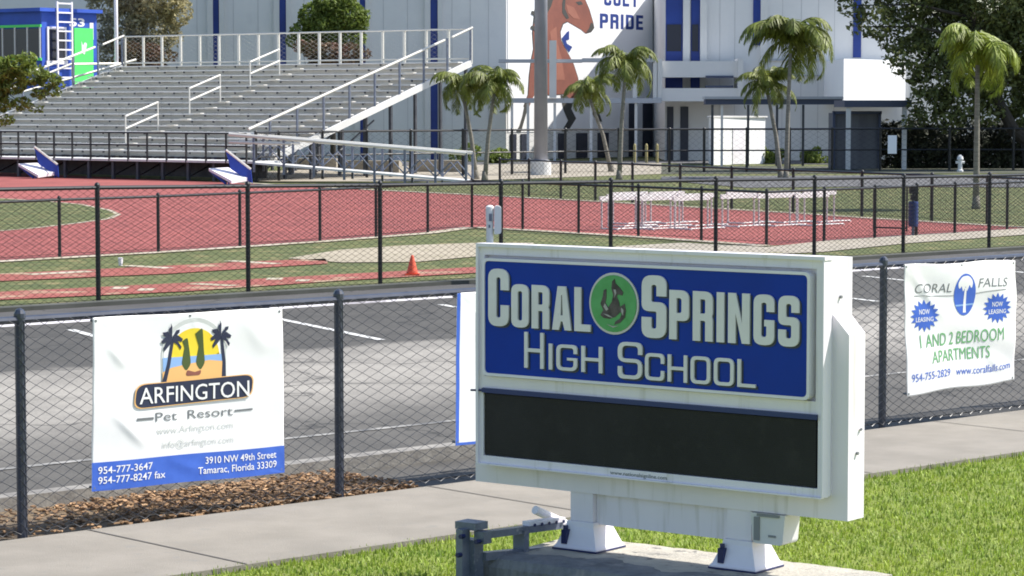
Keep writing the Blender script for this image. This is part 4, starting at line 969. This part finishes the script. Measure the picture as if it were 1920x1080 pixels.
# sunlit door wall, built as a free-standing block so the sun reaches it
ss0 = Vector((X(1338, 105.5), 105.5, 0)); ss1 = ss0+MD*3.95
sh_ = thing('sunlit_wall', ss0, 'low bright white wall, set forward to catch the sun behind the slim canopy posts', 'door wall')
b = MB(); plan(b, [(ss0.x, ss0.y), (ss1.x, ss1.y), (ss1.x-1.6, ss1.y+1.2), (ss0.x-.02, ss0.y+2.5)], 0, ZZ(221, 105.5)); b.build('wall', M['mural'], sh_)
b = MB(); plan(b, [(ss0.x-.05, ss0.y-.08), (ss1.x+.1, ss1.y), (ss1.x-1.6, ss1.y+1.4), (ss0.x-.1, ss0.y+2.6)], ZZ(221, 105.5)+.003, ZZ(218, 105.5)); b.build('roof', M['fin'], sh_)
sfr = lambda a, z, d: ss0+MD*a+MN*d+Z*z
b = MB(); b.prism([[(1.4, .02), (2.3, .02), (2.3, 1.5), (1.4, 1.5)]], sfr, .03, .003); b.build('door', M['white'], sh_)
# covered walkway, a thing of its own in front of the building
cw = thing('covered_walkway', (X(1100, 113), 113, 0), 'two level pale covered walkway on slim posts in front of the mural', 'walkway')
for (p0, p1, y0, y1) in ((935, 1092, 111, 117), (1092, 1228, 109, 116), (940, 1240, 184, 193)):
    b = MB(); z0, z1 = ZZ(y1, 112.5), ZZ(y0, 112.5); wbox(b, p0, p1-.3, z0, z1, 112.5, 113.9); b.build('roof_slab', M['fascia'], cw)
for p in (960, 990, 1040, 1108, 1192):
    b = MB(); wbox(b, p-2.5, p+2.5, 0, ZZ(193, 112.6)-.01, 112.6, 112.75); b.build('walkway_post', M['fin'], cw)
b = MB(); wbox(b, 1030, 1043, ZZ(184, 112.3)+.01, ZZ(76, 112.3), 112.05, 112.45); b.build('walkway_pier', M['fin'], cw)
for p in (1190, 1228):
    b = MB(); wbox(b, p-4, p+4, ZZ(184, 112.6)+.01, ZZ(117, 112.6)-.01, 112.6, 112.9); b.build('walkway_post', M['fin'], cw)
YK = 104.2
cw2 = thing('covered_walkway', (X(1450, YK), YK, 0), 'long dark edged flat canopy on slim posts right of the balcony', 'walkway')
b = MB(); wbox(b, 1322, 1578, ZZ(196, YK), ZZ(186, YK), YK, YK+.95); b.build('roof_slab', M['darkfascia'], cw2)
b = MB(); wbox(b, 1320, 1580, ZZ(186, YK)+.003, ZZ(181, YK), YK-.1, YK+1.0); b.build('roof_edge', M['fascia'], cw2)
for p in (1335, 1353, 1402, 1456, 1505):
    b = MB(); wbox(b, p-2.2, p+2.2, 0, ZZ(196, YK+.1)-.01, YK+.1, YK+.2); b.build('walkway_post', M['wallpale'] if p == 1353 else M['steel'], cw2)
# right hand canopy and screened enclosure
YC = 98
cn2 = thing('canopy', (X(1640, YC), YC, 0), 'small dark roofed canopy on pale posts over the screened enclosure', 'canopy')
b = MB(); wbox(b, 1582, 1708, ZZ(201, YC), ZZ(188, YC), YC, YC+3.2); b.build('roof', M['darkfascia'], cn2)
for p in (1590, 1695):
    b = MB(); wbox(b, p-4, p+4, 0, ZZ(201, YC)-.004, YC+.1, YC+.3); b.build('post', M['wallpale'], cn2)
en = thing('screened_enclosure', (X(1607, 100), 100, 0), 'dark grey screened enclosure standing under the small canopy', 'enclosure')
b = MB(); wbox(b, 1563, 1650, 0, ZZ(212, 99.2), 99.2, 101); b.build('screen_panel', M['screen'], en)
b = MB(); wbox(b, 1560, 1565, 0, ZZ(208, 99.1), 99.05, 99.19); wbox(b, 1646, 1651, 0, ZZ(212, 99.1), 99.05, 99.19); wbox(b, 1563, 1652, ZZ(214, 99.1), ZZ(208, 99.1)-.004, 99.05, 99.19); b.build('screen_frame', M['darkfascia'], en)
c = D(1673, 271, 91.5); b = MB(); b.box(c, (.155, .012, .32)); tag(b.build('notice_board', M['paper'], origin=c), 'small pale blue notice on the tall fence right of the dark enclosure', 'notice')

# yellow bollards by the doors
yb = None
for p in (1162, 1190, 1212, 1232):
    c = G(p, 305)
    if yb is None:
        b = MB(); b.lathe((0, 0, 0), [(.06, 0), (.06, .72), (.04, .78), (.01, .80)], 10); yb = b.build('bollard', M['yellowpost']); w = yb
    else: w = yb.copy(); C.objects.link(w)
    w.location = c; tag(w, 'short yellow bollard on the path before the building doors', 'bollard', 'yellow bollards in front of the building')
c = G(1800, 322); b = MB(); b.lathe(c, [(.12, 0), (.12, .06), (.08, .08), (.08, .42), (.12, .44), (.12, .48), (.09, .56), (.03, .62)], 12); b.tube([c+Vector((-.16, 0, .34)), c+Vector((.16, 0, .34))], .05, 8); tag(b.build('fire_hydrant', M['wallpale'], origin=c), 'small pale fire hydrant in front of the dark hedge', 'hydrant')

# ------------------------------------------------------------------ poles
c = G(1014, 328); lp = thing('light_pole', c, 'thick grey steel stadium light pole standing in front of the horse mural', 'pole')
b = MB(); b.tube([c+Z*.1, c+Z*14], .24, 28, .20); b.build('shaft', M['polegalv'], lp, smooth=True)
b = MB(); b.lathe(c, [(.36, 0), (.36, .45), (.33, .5), (.28, .52)], 20); b.build('base_sleeve', M['wallpale'], lp)
c = Vector((X(221, 103.5), 103.5, 0)); b = MB(); b.tube([c, c+Z*11], .085, 12, .07); tag(b.build('flagpole', M['white'], origin=c, smooth=True), 'thin white pole rising behind the top left corner of the bleachers', 'pole')

# ------------------------------------------------------------------ vegetation
def leaf_cloud(mb, blobs, n, size, R, flat=.0):
    vol = [a*b_*c_ for (_, (a, b_, c_)) in blobs]; tot = sum(vol)
    for (c, (rx, ry, rz2)), vv in zip(blobs, vol):
        for _ in range(int(n*vv/tot)):
            while True:
                d = Vector((R.uniform(-1, 1), R.uniform(-1, 1), R.uniform(-1, 1)))
                if .1 < d.length < 1: break
            d = d.normalized()*(d.length**.55)
            p = Vector(c)+Vector((d.x*rx, d.y*ry, d.z*rz2))
            n_ = Vector((R.gauss(0, 1), R.gauss(0, 1), R.gauss(0, 1)+.5)).normalized(); t = n_.orthogonal().normalized()
            t = Matrix.Rotation(R.random()*6.28, 3, n_) @ t; w = n_.cross(t); s = size*(.6+R.random()*.8)
            mb.add([p-t*s, p+w*s*.45+n_*s*.12, p+t*s, p-w*s*.45+n_*s*.12], [(0, 1, 2, 3)])
def blobs_in(c, r, n, sub, R):
    out = []
    for _ in range(n):
        while True:
            d = Vector((R.uniform(-1, 1), R.uniform(-1, 1), R.uniform(-1, 1)))
            if d.length < 1: break
        d = d.normalized()*d.length**.6
        s = sub*(.6+R.random()*.8); out.append((Vector(c)+Vector((d.x*r[0], d.y*r[1], d.z*r[2])), (s, s, s*.8)))
    return out
def tree(name, base, trunk_pts, r0, r1, bl_, n, size, ml, label, limbs=True, seed=1):
    R = random.Random(seed); root = thing(name, base, label, 'tree')
    b = MB(); b.tube(trunk_pts, r0, 10, r1)
    top = Vector(trunk_pts[-1]); mid = Vector(trunk_pts[len(trunk_pts)//2])
    if limbs:
        for (c, _) in bl_[::2]:
            st_ = mid.lerp(top, R.random()); m_ = st_.lerp(Vector(c), .5)+Vector((R.gauss(0, .2), R.gauss(0, .2), .25))
            b.tube([st_, m_, c], r1*.55, 6, r1*.12)
    b.build('trunk', M['bark'], root)
    b = MB(); leaf_cloud(b, bl_, int(n*1.3), size, R); b.build('crown', ml, root)
    return root
R = random.Random(21)
# big shade tree, right
def bc(px, py, d, rx, rz2, ry=None): return (D(px, py, d), (rx, ry or rx, rz2))
bb = []
for (x, y, d, r) in ((1640, -60, 97, 1.6), (1700, -10, 97, 1.5), (1760, -60, 98, 2.2), (1640, 40, 96, .9), (1600, 10, 96, .7), (1690, 60, 97, 1.2), (1720, 110, 97, 1.3), (1790, 60, 98, 1.9), (1860, 0, 98, 2.4), (1900, 90, 98, 2.0), (1840, 120, 97, 1.7), (1760, 150, 97, 1.3), (1740, 195, 97, 1.0), (1800, 190, 97, 1.2), (1890, 170, 98, 1.5), (1950, 60, 98, 2.4), (1960, 170, 98, 1.6), (1675, 105, 96, .55), (1610, 50, 96, .5), (1850, 205, 97, .9), (1930, 215, 98, 1.0), (1715, 225, 97, .6), (1780, 222, 97, .8), (1580, -30, 96, .9)):
    bb.append(bc(x, y, d, r*.82, r*.72))
g0 = G(1940, 318); g0 = Vector((X(1935, 97), 97, 0))
tree('shade_tree', g0, [g0, g0+Vector((-.2, 0, 1.1)), D(1900, 245, 97), D(1872, 190, 97), D(1845, 120, 97), D(1820, 20, 97)], .30, .14, bb, 26000, .115, M['leafdark'], 'big dark green shade tree at the right edge, with a leaning trunk', seed=4)
# tree behind the bleachers, left (olive) and the one with a reddish skirt
g1 = Vector((X(265, 108), 108, 0))
bb = [bc(x, y, 108, r, r*1.0) for (x, y, r) in ((200, 10, .8), (240, -30, 1.2), (290, -10, 1.3), (230, 60, 1.0), (285, 55, 1.1), (330, 20, .7), (320, 65, .55), (200, 95, .6), (260, 100, .8), (180, -30, .8), (300, 105, .4))]
tree('olive_tree', g1, [g1, g1+Z*2.5, D(262, 40, 108), D(262, -20, 108)], .16, .07, bb, 9000, .10, M['leafolive'], 'loose olive brown tree behind the top left of the bleachers', seed=5)
g2 = Vector((X(625, 108), 108, 0))
bb = [bc(x, y, 108, r, r*.85) for (x, y, r) in ((620, 12, .75), (590, 30, .7), (650, 30, .8), (670, 45, .5), (565, 60, .5), (610, 55, .9), (660, 70, .6), (640, 2, .6), (585, 80, .6), (548, 76, .3), (685, 28, .25))]
tree('broadleaf_tree', g2, [g2, g2+Z*2.4, D(628, 60, 108), D(628, 20, 108)], .13, .06, bb, 7500, .095, M['leafmid'], 'rounded green tree behind the middle of the top bleacher rail', seed=6)
g3 = Vector((X(600, 106.5), 106.5, 0))
bb = [bc(x, y, 106.5, r, r*.8) for (x, y, r) in ((590, 95, .5), (620, 100, .55), (655, 98, .5), (680, 102, .35), (565, 88, .35), (610, 130, .8), (650, 130, .7))]
tree('flowering_shrub', g3, [g3, g3+Z*1.5, D(615, 110, 106.5)], .08, .04, bb, 3500, .085, M['leafred'], 'reddish shrub below the rounded green tree, behind the bleacher back rail', seed=7)
g4 = Vector((X(250, 106), 106, 0))
bb = [bc(x, y, 106, r, r*.9) for (x, y, r) in ((245, 98, .5), (285, 100, .5), (240, 135, .7), (290, 140, .7), (320, 105, .3))]
tree('flowering_shrub', g4, [g4, g4+Z*1.5, D(262, 110, 106)], .08, .04, bb, 2500, .085, M['leafred'], 'reddish brown shrub under the olive tree, near the thin white pole', seed=8)
g5 = Vector((X(-70, 84), 84, 0))
bb = [bc(x, y, 84, r, r*.62) for (x, y, r) in ((-10, 135, .75), (30, 125, .6), (60, 140, .55), (92, 150, .42), (20, 160, .5), (-30, 170, .8), (75, 175, .3), (108, 158, .25), (50, 110, .35), (0, 195, .45), (40, 195, .35), (70, 205, .22), (10, 225, .3), (100, 172, .25))]
tree('broadleaf_tree', g5, [g5, D(-70, 230, 84), D(-40, 170, 84), D(0, 145, 84)], .14, .06, bb, 4200, .085, M['leafmid'], 'green tree reaching in at the left edge before the bleachers', seed=9)
# hedge behind the fence, right
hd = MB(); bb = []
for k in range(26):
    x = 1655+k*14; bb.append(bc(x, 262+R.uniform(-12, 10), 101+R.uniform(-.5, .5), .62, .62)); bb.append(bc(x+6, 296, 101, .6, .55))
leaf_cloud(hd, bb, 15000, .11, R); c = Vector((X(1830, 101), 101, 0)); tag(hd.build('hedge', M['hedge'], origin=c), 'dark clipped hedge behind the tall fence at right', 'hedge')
# low plants by the building foot
for (x, y, r, lb) in ((1450, 295, .5, 'low green bush at the wall below the palm right of the balcony'), (1545, 296, .5, 'low green bush beside the dark screened enclosure'), (900, 296, .45, 'low green bush at the building foot behind the left pair of palms')):
    bb = blobs_in(D(x, y, 109), (1.1, .4, .3), 7, .35, R); b = MB(); leaf_cloud(b, bb, 1200, .09, R)
    c = Vector((X(x, 109), 109, 0)); tag(b.build('bush', M['leafmid'], origin=c), lb, 'bush')

def palm(gx, gy, lean_px, top_py, cr, label, seed, mfr_='frond', tr=.075, nf=22, droop=1.0):
    R = random.Random(seed); g = G(gx, gy); d = g.y; top = D(lean_px, top_py, d)
    root = thing('palm_tree', g, label, 'palm tree')
    mid = g.lerp(top, .5)+Vector(((top.x-g.x)*-.12, 0, 0))
    pts = [g-Z*.05, g.lerp(mid, .5), mid, mid.lerp(top, .5), top]
    b = MB(); b.tube(pts, tr*1.15, 10, tr*.72); b.lathe(g, [(tr*1.7, -.05), (tr*1.35, .12), (tr*1.1, .3)], 10); b.build('trunk', M['trunkpalm'], root, smooth=True)
    b = MB(); b.tube([top, top+Z*cr*.35], tr*.8, 8, tr*.35); b.build('crownshaft', M[mfr_], root)
    b = MB(); c = top+Z*cr*.30
    for k in range(nf):
        az = 6.283*k/nf*2.4+R.uniform(-.25, .25); up = R.uniform(.3, 1.4) if k > 4 else R.uniform(-.25, .2); L = cr*R.uniform(1.1, 1.5)
        h = Vector((math.cos(az), math.sin(az), 0)); side = Vector((-h.y, h.x, 0)); P2 = []; th = up; p = c.copy(); ns = 13
        for i in range(ns+1):
            P2.append(p.copy()); p = p+(h*math.cos(th)+Z*math.sin(th))*(L/ns); th -= (.13+.08*R.random())*droop*(1.15 if i > 3 else .7)
        b.tube(P2, cr*.016, 4, cr*.004, cap=False)
        for i in range(1, ns+1):
            for half in (0, .33, .66):
                q = P2[i-1].lerp(P2[i], half); dr = (P2[i]-P2[i-1]).normalized()
                ll = cr*.36*math.sin(3.14*min(1, (i+half)/(ns+1))*.85+.35)*R.uniform(.8, 1.15)
                for sgn in (-1, 1):
                    o = (side*sgn*.75+dr*R.uniform(.35, .75)-Z*(.2+.65*R.random())).normalized(); w = dr*cr*R.uniform(.016, .028)
                    m_ = q+o*ll*.55; e_ = q+o*ll-Z*ll*.28
                    b.add([q-w*.6, q+w*.6, m_+w, m_-w, e_], [(0, 1, 2, 3), (3, 2, 4)])
    b.build('crown', M[mfr_], root)
palm(893, 336, 868, 178, 1.08, 'left palm of the pair before the grey wall, nearest the bleachers', 31, droop=1.15)
palm(909, 338, 926, 176, 1.06, 'right palm of the pair before the grey wall, next to the mural', 32, droop=1.15)
palm(1146, 322, 1106, 186, 1.05, 'shorter palm with a leaning trunk, in front of the horse mural', 33, droop=1.1)
palm(1161, 336, 1172, 140, 1.15, 'taller palm in front of the horse mural, right of the light pole', 34, droop=1.1)
palm(1474, 336, 1482, 100, 1.55, 'tallest palm with a ragged crown, before the right wing of the building', 35, nf=26, droop=1.1)
palm(1464, 333, 1440, 178, 1.05, 'shorter palm tucked under the tallest palm, right of the balcony', 36, nf=22)
palm(1830, 391, 1833, 122, 1.12, 'lime green palm with a pale trunk against the dark shade tree', 37, 'frondlime', .07, 26, 1.2)
